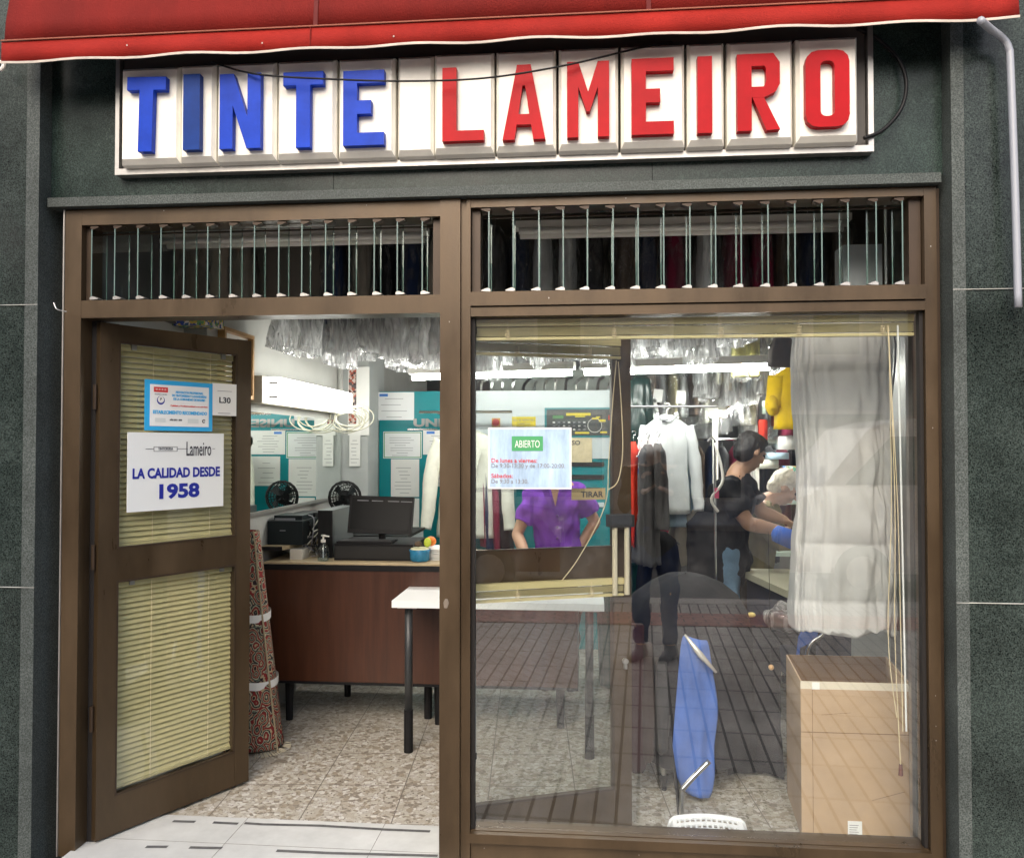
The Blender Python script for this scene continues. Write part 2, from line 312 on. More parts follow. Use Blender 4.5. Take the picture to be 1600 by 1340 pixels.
GLASSD = glassmat('door_glass', .045, (.97,.985,.98), dirt=.02)
GLASSL = glassmat('louvre_glass', .05, (.93,.97,.95), mxr=.22)
GEDGE = mat('glass_edge', (.08,.15,.135), .5, 0, spec=.8)
BLIND = mat('blind_slat', (.50,.435,.22), .42, 0, var=.05, vscale=5)
CORD = mat('blind_cord', (.62,.52,.33), .8)
PAPER = mat('paper', (.78,.78,.75), .7, var=.03, vscale=6)
PAPERG = mat('paper_shiny', (.8,.82,.82), .25, var=.02)
INK = mat('ink', (.05,.05,.06), .7); INKG = mat('ink_grey', (.25,.25,.27), .7); INKB = mat('ink_blue', (.005,.015,.28), .5); INKR = mat('ink_red', (.6,.03,.03), .6)
CYAN = mat('cyan_print', (.03,.38,.75), .35); WALLW = mat('plaster_wall', (.40,.40,.375), .8, var=.06, vscale=3, bump=.35, bscale=18)
WALLG = mat('grey_wall', (.42,.44,.43), .7, var=.08, vscale=3)
CEIL = mat('ceiling_paint', (.42,.41,.38), .9, var=.08, vscale=2)
DARKW = mat('dark_back_wall', (.10,.10,.105), .9, var=.3, vscale=3)
TEAL = mat('teal_enamel', (.0,.22,.25), .3, var=.06, vscale=3); LGREY = mat('light_grey_enamel', (.62,.68,.70), .3, var=.03, vscale=4)
MIRROR = mat('mirror_glass', (.9,.95,.92), .01, 1)
WOODC = mat('counter_wood', (.052,.016,.006), .38, var=.3, vscale=5, stretch=(6,6,.4), rvar=.06); WOODL = mat('light_wood', (.42,.33,.2), .45, var=.15, vscale=8, stretch=(.5,6,6))
GOLDW = mat('gilt_wood', (.36,.2,.07), .35, .4, var=.2, vscale=20)
CARD = mat('cardboard', (.44,.31,.19), .85, var=.12, vscale=3, bump=.25, bscale=7); CARDI = mat('cardboard_shade', (.22,.135,.07), .85, var=.05)  # CARDI is darkened brown, the shade inside the box put into its colour
TAPE = mat('packing_tape', (.66,.60,.48), .2, var=.05)
CLEAR = glassmat('clear_tape', .12, (.93,.93,.93)); MARBLE = mat('white_marble', (.50,.51,.495), .45, var=.12, vscale=5, bump=.05, bscale=40)
GRIP = mat('grip_tape', (.10,.10,.10), .9, var=.3, vscale=30)
RUG = rugmat('persian_rug'); RUGE = mat('rug_fringe', (.6,.54,.4), .95, var=.1)
FLOOR = terrazzo('terrazzo_floor')
TUBE = mat('lit_tube', (1,.99,.93), .5, emit=46); TUBE2 = mat('lit_diffuser', (1,1,.93), .5, emit=4)
FILM = plastic_film('garment_film', .60, .5, (.98,.99,.99), bs=13); FILM2 = plastic_film('thin_film', .08, .35)
SKIN = mat('skin', (.52,.30,.20), .5, var=.08, vscale=14, bump=.05); SKIN2 = mat('skin_tan', (.44,.25,.16), .5, var=.08, vscale=14)
def cloth(name, col, var=.12): return mat(name, col, .85, var=var, vscale=7, bump=.25, bscale=22, spec=.2)
# ------------------------------------------------------------------ ground, road, shop shell
PAV = brickmat('paving', (.27,.265,.255), (.33,.32,.305), (.03,.03,.03), .41, .095, .008, .75, rot=R(86), axis='XY', off=0)
PAVR = brickmat('red_paving', (.34,.14,.11), (.28,.11,.09), (.05,.03,.03), .2, .1, .008, .75, axis='XY')
struct('pavement', B(-30, 30, -5.4, -.1, -.12, -.02), PAV)
struct('pavement_red_band', B(-30, 30, -4.9, -4.35, -.016, -.012), PAVR)
struct('kerb', B(-30, 30, -5.7, -5.4, -.15, -.014), mat('kerb_stone', (.36,.35,.33), .8, var=.15, vscale=4))
struct('road', B(-60, 60, -14.0, -5.7, -.25, -.14), mat('asphalt', (.055,.055,.058), .85, var=.25, vscale=9, bump=.3, bscale=120))
struct('ground', B(-150, 150, -150, 30, -.5, -.26), mat('ground_earth', (.16,.14,.12), .95, var=.3, vscale=1))
struct('far_pavement', B(-60, 60, -18, -14.0, -.2, -.02), mat('far_paving', (.28,.27,.26), .8, var=.15, vscale=2))
struct('shop_floor', B(-1.95, 3.0, .34, 7.0, -.1, .0), FLOOR)
thr = thing('doorstep', 'white marble doorstep with worn black grip strips in the open doorway', 'doorstep', (-1.25, .15, -.1))
obj('marble_slab', B(-2.03, .9, -.12, .338, -.1, .004), MARBLE, thr)
def strip(pts, w=.02, z=.0055):
    b = NB(); n = len(pts)
    for a, c in zip(pts, pts[1:]): quad(b, [(a[0], a[1]-w/2, z), (c[0], c[1]-w/2, z), (c[0], c[1]+w/2, z), (a[0], a[1]+w/2, z)])
    return b
for jx in (-1.45, -.85): obj('slab_joint', B(jx, jx+.002, -.12, .338, .0042, .0048), mat('dark_joint', (.2,.19,.17), .9, var=.4, vscale=30), thr)
obj('slab_joint', B(-2.03, .9, .11, .112, .0042, .0046), mat('dark_joint', (.2,.19,.17), .9), thr)
for seg_ in ([(270,1282),(305,1283)], [(333,1284),(372,1286)], [(382,1285),(410,1287),(500,1289),(600,1295),(672,1298)], [(228,1322),(262,1322)], [(296,1323),(347,1324)], [(432,1328),(520,1332),(684,1336)]):
    q = [Q(a, b, .0055) for a, b in seg_]; obj('grip_strip', strip([(p.x, p.y) for p in q]), GRIP, thr)
struct('shop_wall_left', put(B(-2.1, -1.9, .86, 7.0, 0, 3.1), B(-2.2, -2.02, .12, .8595, -.1, 3.1), TR((0,0,0))), WALLW)
struct('dark_side_sheet', B(-2.019, -2.0, .12, .86, 2.2, 3.1), DARKW)  # added dark sheet standing in for shade over the pale wall
struct('shop_wall_right', B(1.9, 2.0, .12, 7.0, 0, 3.1), WALLG)
struct('shop_wall_back', B(-2.1, 3.0, 6.6, 6.8, 0, 3.1), DARKW)
struct('shop_ceiling', B(-2.1, 3.0, .12, 6.8, 3.1, 3.25), CEIL)
struct('shop_column', B(-1.9, -1.675, 3.1, 3.6, 0, 3.1), WALLG)
struct('display_bay_wall', B(1.42, 1.9, .12, .9, 0, 3.1), mat('bay_panel', (.2,.2,.19), .35, .3, var=.2, vscale=4))
# ------------------------------------------------------------------ facade
fac = thing('shop_building', 'dark green granite shopfront building with pilasters, header and unseen upper wall', 'building', (0, 0, -.1))
obj('pilaster', B(-4.5, -2.20, -.067, .3, -.1, 3.7), GRAN, fac)
obj('pilaster', B(1.345, 1.76, -.067, .3, -.1, 3.7), GRAN, fac)
obj('pilaster_edge', B(-2.199, -2.145, -.072, .3, -.1, 3.7), EDGE, fac, bev=.006)
obj('pilaster_edge', B(1.30, 1.344, -.072, .3, -.1, 3.7), EDGE, fac, bev=.006)
obj('header_panel', B(-2.144, -.98, .0, .11, 2.59, 3.7), GRANH, fac)
obj('header_panel', B(-.978, .25, .0, .11, 2.59, 3.7), GRANH, fac)
obj('header_panel', B(.252, 1.299, .0, .11, 2.59, 3.7), GRANH, fac)
obj('header_ledge', B(-2.135, 1.28, -.035, .11, 2.552, 2.588), EDGE, fac, bev=.004)
JNT = mat('joint_mortar', (.45,.45,.42), .9, var=.5, vscale=12)
for zz in (2.156, 1.049):      # open joints of the cladding
    obj('joint_line', B(-4.5, -2.145, -.0735, -.066, zz-.001, zz+.001), JNT, fac)
    obj('joint_line', B(1.30, 1.76, -.0735, -.066, zz-.001, zz+.001), JNT, fac)
obj('side_wall', B(1.82, 6.5, -.10, .3, -.1, 3.7), mat('beige_render', (.5,.44,.36), .85, var=.12, vscale=3), fac)
obj('joint_post', B(1.761, 1.819, -.03, .3, -.1, 3.7), BRZD, fac)
obj('unseen_upper_wall', B(-12, 12, -.05, 7.0, 3.701, 16), mat('brick_upper', (.35,.2,.14), .85, var=.2, vscale=3), fac)  # unseen wall added above the shop to block sky and sun
# ------------------------------------------------------------------ bronze window and door frame
fr = thing('shopfront_frame', 'brown anodised aluminium shopfront frame with louvred transom and fixed window', 'window frame', (-.4, .05, -.02))
def fm(name, *a, m=BRZ, bev=.003): return obj(name, B(*a), m, fr, bev=bev)
fm('jamb', -2.082, -2.012, 0, .11, -.02, 2.548)
fm('gap_shade', -2.0115, -1.972, .075, .11, .005, 2.111, m=mat('gap_shade_and_gasket', (.008,.006,.005), .8), bev=0)  # black strip stands in for the dark shaded gap beside the leaf
fm('jamb_lip', -2.088, -2.0825, -.004, .05, -.02, 2.548, m=ALU, bev=0)
fm('jamb', 1.233, 1.275, .0, .11, -.02, 2.548); fm('jamb', 1.276, 1.298, .03, .11, -.02, 2.548, m=BRZD)
fm('head', -2.011, -.557, .0, .11, 2.485, 2.548); fm('head', -.438, 1.232, .0, .11, 2.515, 2.548)
fm('mullion', -.556, -.478, -.006, .11, -.02, 2.55); fm('mullion', -.477, -.455, .010, .11, -.02, 2.55); fm('mullion', -.454, -.439, -.002, .11, -.02, 2.55)
fm('transom', -2.011, -.557, .0, .11, 2.112, 2.182)
fm('transom', -.438, 1.232, -.012, .11, 2.135, 2.188); fm('transom', -.438, 1.232, -.002, .11, 2.096, 2.130)
fm('transom_groove', -.438, 1.232, .02, .1, 2.1302, 2.1348, m=BRZD, bev=0)
fm('sill', -.438, 1.232, -.016, .11, .110, .144); fm('kick_panel', -.438, 1.232, .012, .06, -.02, .109); fm('sill_lip', -.438, 1.232, .012, .035, .1442, .1465)
fm('inner_bead', -.438, -.424, .02, .05, .147, 2.094, m=mat('gap_shade_and_gasket', (.008,.006,.005), .8), bev=0); fm('inner_bead', 1.219, 1.232, .02, .05, .147, 2.094, m=mat('gap_shade_and_gasket', (0,0,0)), bev=0)
obj('window_pane', B(-.4375, 1.2315, .036, .042, .147, 2.095), GLASS, fr)
obj('paint_patch', tube(NB(), [(-.532,-.0075,.985),(-.530,-.0075,1.005),(-.529,-.0075,1.02)], [.006,.011,.005], 12, flat=.15, up=(0,1,0)), mat('scuff', (.17,.14,.11), .8, var=.2, vscale=30), fr, bev=.002)
for a in ((-2.0105,-1.985,2.184,2.484),(-.590,-.5575,2.184,2.484),(-.437,-.405,2.19,2.514),(1.19,1.2315,2.19,2.514)):
    obj('louvre_channel', B(a[0], a[1], .03, .10, a[2], a[3]), BRZD, fr)
blade0 = None
def blade(x, z0, z1, ang=0):
    b = B(-.0028, .0028, 0, .095, z0, z1); X = TR((x, .008, 0)) @ Matrix.Rotation(R(ang), 4, 'Z')
    o = obj('louvre_blade', b, GLASSL, fr, X=X)
    obj('blade_edge', B(-.0026, .0026, -.0015, -.0002, z0, z1), GEDGE, o, X=X.copy()) if False else None
    e = obj('blade_edge', B(-.0022, .0022, -.0015, -.0002, z0, z1), GEDGE, fr, X=X); e.parent = o
    e = obj('blade_edge', B(-.0016, .0016, .0952, .0965, z0, z1), GEDGE, fr, X=X); e.parent = o
    for zc, s in ((z0, 1), (z1, -1)): 
        q = 1 if x < -.4 else -1
        k = obj('blade_clip', slab(NB(), [(-.006*q, zc), (.006*q, zc), (.030*q, zc+s*.002), (.030*q, zc+s*.005), (.006*q, zc+s*.014), (-.006*q, zc+s*.009)], -.003, .03), BRZD if s < 0 else ALU, fr, X=X); k.parent = o
for px in (144,180,216,252,288,325,361,398,436,472,509,546,585,621,660): blade(P(px, 400, .01).x, 2.186, 2.482, -3 if px < 450 else -1)
for px in (764,802,842,880,918,958,997,1037,1078,1118,1158,1200,1242,1284,1325,1369,1410): blade(P(px, 400, .01).x, 2.192, 2.512, 1)
for n_, z_, x0_, x1_ in (('operating_bar', 2.47, -1.98, -.6), ('operating_bar', 2.5, -.4, 1.19)):
    obj(n_, tube(NB(), [(x0_, .095, z_), (x1_, .095, z_)], .004, 6), BRZD, fr)
rg = random.Random(12)
for i in range(14):       # screw heads and chipped specks along the frame
    x, z = rg.choice([(-2.05, rg.uniform(.1, 2.4)), (-.52, rg.uniform(.1, 2.4)), (1.255, rg.uniform(.2, 2.4)), (rg.uniform(-1.9, 1.2), 2.535), (rg.uniform(-.4, 1.2), .08), (rg.uniform(-.4, 1.2), 2.16)])
    yf = -.0062 if x == -.52 else (.0118 if z == .08 else (-.0122 if z == 2.16 else -.0002))
    obj('paint_chip', ball(NB(), (x, yf, z), .0016, (1, .2, rg.uniform(.8, 2)), 6), ALU, fr)
# ------------------------------------------------------------------ door leaves
def leafX(hx, hy, fx, fy): return TR((hx, hy, 0)) @ Matrix.Rotation(math.atan2(fy-hy, fx-hx), 4, 'Z')
def door(label, hx, hy, fx, fy, side):
    X = leafX(hx, hy, fx, fy); W = math.hypot(fx-hx, fy-hy); t = thing('glazed_door', label, 'door', (hx, hy, .01), 'glazed leaves of the double door')
    def pt(n, *a, m=BRZ, bev=.003): return obj(n, B(*a), m, t, X=X, bev=bev)
    s = .078
    pt('stile', 0, s, 0, .045, .013, 2.105); pt('stile', W-s, W, 0, .045, .013, 2.105)
    pt('rail', s+.0005, W-s-.0005, .001, .044, 2.035, 2.104); pt('rail', s+.0005, W-s-.0005, .001, .044, 1.045, 1.176); pt('rail', s+.0005, W-s-.0005, .001, .044, .014, .167)
    pt('pane', s, W-s, .020, .024, 1.176, 2.035, m=GLASSD, bev=0); pt('pane', s, W-s, .020, .024, .167, 1.045, m=GLASSD, bev=0)
    for z0, z1 in ((.167,1.045),(1.176,2.035)):
        b = NB()
        box(b, s, s+.008, -.001, .010, z0, z1); box(b, W-s-.008, W-s, -.001, .010, z0, z1); box(b, s+.008, W-s-.008, -.001, .010, z0, z0+.008); box(b, s+.008, W-s-.008, -.001, .010, z1-.008, z1)
        obj('glazing_bead', b, BRZD, t, X=X)
    for z in (.5, 1.15, 1.8):
        obj('hinge', tube(NB(), [(-.010, .02, z-.05), (-.010, .02, z+.05)], .008, 8), BRZD, t, X=X)
    return t, X, W, s
HL, FL = (-1.965, .06), (-1.60, .70)
dl, XL, WL, S_ = door('left glazed door leaf standing open inwards, signs and closed blinds on it', *HL, *FL, -1)
for z in (2.04,2.028,2.012,1.885,1.873,1.857,1.2,.93,.915,.9): obj('screw_head', ball(NB(), (-2.006, .112, z), .0045, seg=6), ALU, dl)
HR, FR_ = (-.525, .125), (.19, .40)
dr, XR, WR, _ = door('right glazed door leaf folded back inside behind the fixed window', *HR, *FR_, 1)
# pull handle on the right leaf: black bracket and two pale bars
for u in (WR-.094, WR-.04): obj('pull_bar', tube(NB(), [(u, -.045, .985), (u, -.045, 1.27)], .011, 10), mat('ivory_metal', (.66,.6,.45), .3, .3), dr, X=XR)
obj('handle_bracket', B(WR-.115, WR-.012, -.062, -.001, 1.265, 1.315), BLACKM, dr, X=XR, bev=.004)
obj('lock_cylinder', tube(NB(), [(WR-.032, -.016, .70), (WR-.032, 0, .70)], .012, 10), ALU, dr, X=XR); obj('lock_tail', B(WR-.037, WR-.027, -.018, 0, .669, .687), ALU, dr, X=XR)
# ------------------------------------------------------------------ venetian blinds
def slats(b, x0, x1, yc, z0, z1, pitch=.0225, tilt=57, w=.0262):
    n = int((z1-z0)/pitch); pitch = (z1-z0)/n; t = R(tilt)
    for i in range(n):
        zc = z1-(i+.5)*pitch; j = random.uniform(-.0006, .0006); pr = []
        for k in range(4):
            s = (k/3-.5)*w; c = .0022*(1-(2*k/3-1)**2)
            pr.append((yc+s*math.cos(t)-c*math.sin(t)+j, zc+s*math.sin(t)*1+c*math.cos(t)))
        vs = [[b.verts.new((x, p[0], p[1]+(x-x0)*j)) for p in pr] for x in (x0, x1)]
        for k in range(3): b.faces.new((vs[0][k], vs[1][k], vs[1][k+1], vs[0][k+1]))
def blind(label, X, u0, u1, y, z0, z1, closed=True, stack=.03, cords=(.3,.78), tiltgrp=None, rail=True):
    base = X @ Vector(((u0+u1)/2, y, z1)); t = thing('venetian_blind', label, 'blind', base, tiltgrp)
    obj('headrail', B(u0, u1, y-.013, y+.013, z1-.026, z1), BLIND, t, X=X, bev=.002)
    b = NB()
    if closed: slats(b, u0+.002, u1-.002, y, z0+.012, z1-.027)
    else:
        n = int(stack/.0042)
        for i in range(n):
            zz = z1-.034-i*.0042; dy = random.uniform(-.0012, .0012); box(b, u0+.002, u1-.002, y-.0125+dy, y+.0125+dy, zz, zz+.0016)
    obj('slats', b, BLIND, t, X=X, smooth=closed)
    zb = z0 if closed else z1-.034-stack-.012
    obj('bottom_rail', B(u0, u1, y-.012, y+.012, zb, zb+.011), BLIND, t, X=X, bev=.003)
    for c in cords:
        u = u0+(u1-u0)*c; k = NB()
        for yy in (y-.0155, y+.0155): tube(k, [(u, yy, z1-.01), (u+.001, yy, (z0 if closed else zb))], .0011, 5)
        if not closed:
            for q in range(5): tube(k, curve([(u-.008, y-.016, zb+.012+q*.006), (u+.004, y-.024, zb+.010+q*.006), (u+.009, y-.017, zb+.014+q*.006)], 3), .0016, 4)
        obj('ladder_cord', k, CORD, t, X=X)
    return t
def clips(t, X, us, y, z):
    for u in us: obj('blind_bracket', B(u-.011, u+.011, y-.02, y+.004, z-.024, z+.002), ALU, t, X=X, bev=.001)
b1 = blind('cream closed blind in the upper pane of the left door, behind the signs', XL, S_-.004, WL-S_+.004, .045, 1.182, 2.028); clips(b1, XL, (.16,.60), .044, 2.03)
b2 = blind('cream closed blind filling the lower pane of the left door', XL, S_-.004, WL-S_+.004, .045, .18, 1.036); clips(b2, XL, (.16,.60), .044, 1.04)
b3 = blind('cream raised blind bunched at the top of the right door leaf', XR, S_-.02, WR-S_+.02, -.02, 1.9, 2.045, closed=False, stack=.035)
b4 = blind('cream raised blind bunched under the middle rail of the right door leaf', XR, S_-.02, WR-S_+.03, -.02, .9, 1.052, closed=False, stack=.028)
obj('tilt_wand', tube(NB(), [(S_-.0, -.04, 1.03), (S_+.002, -.045, .36)], .004, 6), mat('clear_wand', (.7,.72,.7), .15, spec=.8), b4, X=XR)
obj('wand_tip', tube(NB(), [(S_+.002, -.045, .40), (S_+.002, -.045, .375)], .006, 6), BLACK, b4, X=XR)
I4 = Matrix.Identity(4)
b5 = blind('wide cream blind raised to the top of the fixed window', I4, -.425, 1.218, .075, 1.9, 2.092, closed=False, stack=.034, cords=(.075,.325,.57,.745,.93))
k = NB()
for i, (x, zb) in enumerate(((1.125,.6),(1.137,.42),(1.146,.55))):
    tube(k, curve([(x-.012*i, .06, 2.05), (x+.004, .058, 1.4), (x+.012*(i-1), .06, .9), (x+.015, .057, zb)], 5), .0017, 5)
obj('pull_cord', k, CORD, b5)
obj('cord_tassel', tube(NB(), [(1.152, .057, .43), (1.152, .057, .39)], [.006,.009], 8), mat('tassel_brown', (.12,.04,.03), .4), b5)
obj('tilt_wand', tube(NB(), [(1.158, .06, 2.05), (1.175, .062, .55)], .0035, 6), mat('clear_wand', (0,0,0)), b5)
k = NB(); c0 = XR @ Vector((WR-.03, -.03, 0))
lp = [P(963,563,.30), P(958,620,.30), P(951,720,.30), P(945,790,.29), P(905,870,.27), P(870,916,.27)]
tube(k, curve(lp, 6), .0022, 5)
tube(k, curve([P(966,565,.30), P(970,620,.30), P(973,700,.30), P(966,750,.30), P(950,765,.295)], 6), .0022, 5)
cl = tob('looped_cord', k, CORD, 'pale looped cord dangling beside the pull handle of the right door leaf', 'cord', smooth=True)
# ------------------------------------------------------------------ lettering sign
sg = thing('illuminated_sign', 'long fascia sign of white acrylic tiles with blue and red raised letters', 'sign', (-.4, 0, 2.67))
obj('sign_tray', B(-1.825, 1.02, -.025, -.001, 2.69, 3.22), mat('tray_dark', (.06,.055,.05), .7), sg)
for a in ((-1.848,1.043,2.668,2.692),): obj('sign_trim', B(a[0], a[1], -.045, -.001, a[2], a[3]), ALU, sg, bev=.002)
obj('sign_trim', B(-1.848, -1.832, -.045, -.001, 2.6925, 3.24), ALU, sg, bev=.002); obj('sign_trim', B(1.024, 1.043, -.045, -.001, 2.6925, 3.24), ALU, sg, bev=.002)
YT = -.095
edges_ = [(186,278),(280,334),(337,429),(432,523),(527,615),(620,676),(678,771),(775,868),(873,966),(971,1070),(1075,1132),(1138,1240),(1246,1342)]
def blk(kind):    # letter outlines in a unit box (x 0..1, z 0..1); holes given as second list
    s = .36
    return {
     'T': ([(0,1),(1,1),(1,.82),(.5+s/2,.82),(.5+s/2,0),(.5-s/2,0),(.5-s/2,.82),(0,.82)], None),
     'I': ([(0,0),(1,0),(1,1),(0,1)], None),
     'N': ([(0,0),(.32,0),(.32,.58),(.66,0),(1,0),(1,1),(.68,1),(.68,.42),(.34,1),(0,1)], None),
     'E': ([(0,0),(1,0),(1,.17),(.34,.17),(.34,.42),(.68,.42),(.68,.6),(.34,.6),(.34,.83),(1,.83),(1,1),(0,1)], None),
     'L': ([(0,0),(1,0),(1,.14),(.34,.14),(.34,1),(0,1)], None),
     'M': ([(0,0),(.27,0),(.27,.66),(.46,.34),(.54,.34),(.73,.66),(.73,0),(1,0),(1,1),(.73,1),(.5,.60),(.27,1),(0,1)], None),
    }[kind]
def ringed(b, outer, inner, y0, y1):   # letter with one hole; the two outlines have equal counts
    n = len(outer)
    V = lambda p, y: b.verts.new((p[0], y, p[1]))
    of, if_, ob, ib = [[V(p, y) for p in q] for q, y in ((outer, y0), (inner, y0), (outer, y1), (inner, y1))]
    for i in range(n):
        j = (i+1) % n
        b.faces.new((of[i], of[j], if_[j], if_[i])); b.faces.new((ob[i], ib[i], ib[j], ob[j]))
        b.faces.new((of[i], ob[i], ob[j], of[j])); b.faces.new((if_[i], if_[j], ib[j], ib[i]))
def rr(x0, x1, z0, z1, r, n=3):
    out = []
    for cx, cz, a in ((x1-r, z1-r, 0), (x0+r, z1-r, 90), (x0+r, z0+r, 180), (x1-r, z0+r, 270)):
        for k in range(n+1): t = R(a+90*k/n); out.append((cx+r*math.cos(t), cz+r*math.sin(t)))
    return out
letters = [('T',197,258,120,237),('I',286,312,116,234),('N',343,407,115,232),('T',442,505,112,231),('E',536,600,110,227),None,('L',691,756,105,220),('A',785,852,101,218),('M',886,952,96,214),('E',987,1053,91,210),('I',1090,1113,88,208),('R',1152,1219,84,204),('O',1259,1328,78,198)]
ORD = ['first','second','third','fourth','fifth','sixth']
for i, ((a, c), L_) in enumerate(zip(edges_, letters)):
    x0 = P(a-.5, 250, YT).x; x1 = P(c+.8, 250, YT).x; zt, zb = 3.068, 2.700; d = random.uniform(-.004, .004)
    b = NB(); fx = .012
    o_ = [(x0,-.027,zb-.012),(x1,-.027,zb-.012),(x1,-.027,zt+.01),(x0,-.027,zt+.01)]; m_ = [(x0+.001,YT+.02+d,zb-.006),(x1-.001,YT+.02+d,zb-.006),(x1-.001,YT+.02+d,zt+.004),(x0+.001,YT+.02+d,zt+.004)]
    f_ = [(x0+fx,YT+d,zb+.012),(x1-fx,YT+d,zb+.012),(x1-fx,YT+d,zt-.012),(x0+fx,YT+d,zt-.012)]
    rs = [[b.verts.new(p) for p in r] for r in (o_, m_, f_)]
    for r1, r2 in zip(rs, rs[1:]):
        for k in range(4): b.faces.new((r1[k], r1[(k+1) % 4], r2[(k+1) % 4], r2[k]))
    b.faces.new(rs[2]); b.faces.new(rs[0][::-1])
    t = obj('sign_tile', b, TILEW, sg, bev=.005, smooth=False)
    if not L_: t['label'] = 'narrow blank tile between the blue and the red word'; continue
    ch, p0, p1, q0, q1 = L_; yl = YT+d
    lx0, lx1 = P(p0, 170, yl-.03).x, P(p1, 170, yl-.03).x; lz1, lz0 = P((p0+p1)/2, q0, yl-.03).z, P((p0+p1)/2, q1, yl-.03).z
    w, h = lx1-lx0, lz1-lz0; b = NB(); S = lambda p: (lx0+p[0]*w, lz0+p[1]*h)
    if ch == 'O': ringed(b, rr(lx0, lx1, lz0, lz1, w*.28), rr(lx0+w*.34, lx1-w*.34, lz0+h*.14, lz1-h*.14, w*.12), yl-.03, yl-.001)
    elif ch == 'A':
        out = [(0,0),(.28,0),(.335,.2),(.665,.2),(.72,0),(1,0),(.66,1),(.34,1)]; slab(b, [S(p) for p in [(0,0),(.28,0),(.335,.2),(.375,.34),(.47,.72),(.5,1),(.34,1)]], yl-.03, yl-.001)
        slab(b, [S(p) for p in [(.72,0),(1,0),(.66,1),(.5,1),(.53,.72),(.625,.34),(.665,.2)]], yl-.0302, yl-.001); slab(b, [S(p) for p in [(.335,.2),(.665,.2),(.625,.34),(.375,.34)]], yl-.0298, yl-.001)
        slab(b, [S(p) for p in [(.47,.72),(.53,.72),(.52,.99),(.48,.99)]], yl-.0296, yl-.001)
    elif ch == 'R':
        slab(b, [S(p) for p in [(0,0),(.34,0),(.34,1),(0,1)]], yl-.03, yl-.001)
        slab(b, [S(p) for p in [(.341,.84),(.64,.84),(.68,.80),(.68,.64),(.63,.57),(.341,.57),(.341,.43),(.63,.43),(.9,.5),(1,.6),(1,.88),(.85,1),(.341,1)]], yl-.0302, yl-.001)
        slab(b, [S(p) for p in [(.36,.428),(.63,.428),(1,.01),(.68,.0)]], yl-.0298, yl-.001)
    else:
        poly, _h = blk(ch)
        if ch == 'M': slab(b, [S(p) for p in poly], yl-.03, yl-.001)
        else: slab(b, [S(p) for p in poly], yl-.03, yl-.001)
    if ch == 'T': bmesh.ops.rotate(b, cent=((lx0+lx1)/2, yl, (lz0+lz1)/2), matrix=Matrix.Rotation(R(1.2 if i == 0 else 0), 3, 'Y'), verts=b.verts)
    m_ = (BLUED if i == 1 else BLUEL) if i < 5 else REDL
    lo = obj('raised_letter', b, m_, t, bev=.0025)
tob('sign_cable', tube(NB(), curve([P(330,97,-.07), P(400,116,-.15), P(520,124,-.17), P(640,127,-.17), P(760,122,-.17), P(880,103,-.16), P(1000,75,-.1), P(1050,66,-.06)], 8), .0035, 6), BLACK, 'thin black cable sagging in front of the tops of the sign letters', 'cable', smooth=True)
tob('power_cable', tube(NB(), curve([P(1350,216,-.06), P(1380,203,-.05), P(1408,170,-.04), P(1416,130,-.04), P(1403,92,-.03), P(1370,60,-.03), P(1340,45,-.03)], 8), .007, 8), BLACK, 'thick black cable looping over the granite right of the sign', 'cable', smooth=True)
# ------------------------------------------------------------------ awning
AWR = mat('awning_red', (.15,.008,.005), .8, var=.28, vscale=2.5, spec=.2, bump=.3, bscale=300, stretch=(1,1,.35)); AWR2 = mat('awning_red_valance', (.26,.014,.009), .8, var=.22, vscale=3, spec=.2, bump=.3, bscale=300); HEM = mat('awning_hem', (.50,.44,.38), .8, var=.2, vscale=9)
aw = thing('awning', 'red fabric awning with straight valance and white hem above the sign', 'awning', (-.3, -.20, 3.0))
ya = -.20
def awp(px, py): return P(px, py, ya)
xL, xR = awp(2, 90).x, awp(1592, 30).x
zv0 = P(800, 62, ya).z; zv1 = P(800, 28, ya).z
n = 60; b = NB(); cols = []
for i in range(n+1):
    x = xL+(xR-xL)*i/n; w_ = .006*math.sin(i*.9)+.008*noise.noise((x*1.7, 0, 3)); zz = zv0+.003*noise.noise((x*2.2, 0, 9))
    cols.append([b.verts.new((x, ya+w_*1.5, zz)), b.verts.new((x, ya+w_*.6, (zv0+zv1)/2)), b.verts.new((x, ya, zv1))])
for a, c in zip(cols, cols[1:]):
    for k in range(2): b.faces.new((a[k], c[k], c[k+1], a[k+1]))
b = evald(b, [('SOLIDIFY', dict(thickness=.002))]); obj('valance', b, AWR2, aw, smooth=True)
b = NB(); prev = None
for i in range(n+1):
    x = xL+(xR-xL)*i/n; w_ = .006*math.sin(i*.9)+.008*noise.noise((x*1.7, 0, 3)); zz = zv0+.003*noise.noise((x*2.2, 0, 9))
    cur = [b.verts.new((x, ya+w_*1.5-.003, zz-.006)), b.verts.new((x, ya+w_*1.5-.003, zz+.0025))]
    if prev: b.faces.new((prev[0], cur[0], cur[1], prev[1]))
    prev = cur
b = evald(b, [('SOLIDIFY', dict(thickness=.003))]); obj('hem', b, HEM, aw)
obj('front_bar', B(xL+.01, xR-.01, ya+.006, ya+.035, zv1-.034, zv1-.004), BRZD, aw, bev=.004)
b = NB(); rows = []
for j in range(7):
    t = j/6; y = ya-.001+.13*t**1.6; z = zv1+.002+t*.5-.006*math.sin(math.pi*t)+.006*noise.noise((3, t*4, 2))
    rows.append([b.verts.new((xL+.012+(xR-xL-.02)*i/30, y, z+.006*noise.noise((i*.5, j*.9, 1)))) for i in range(31)])
for r1, r2 in zip(rows, rows[1:]):
    for i in range(30): b.faces.new((r1[i], r1[i+1], r2[i+1], r2[i]))
b = evald(b, [('SOLIDIFY', dict(thickness=.002))]); obj('canopy', b, AWR, aw, smooth=True)
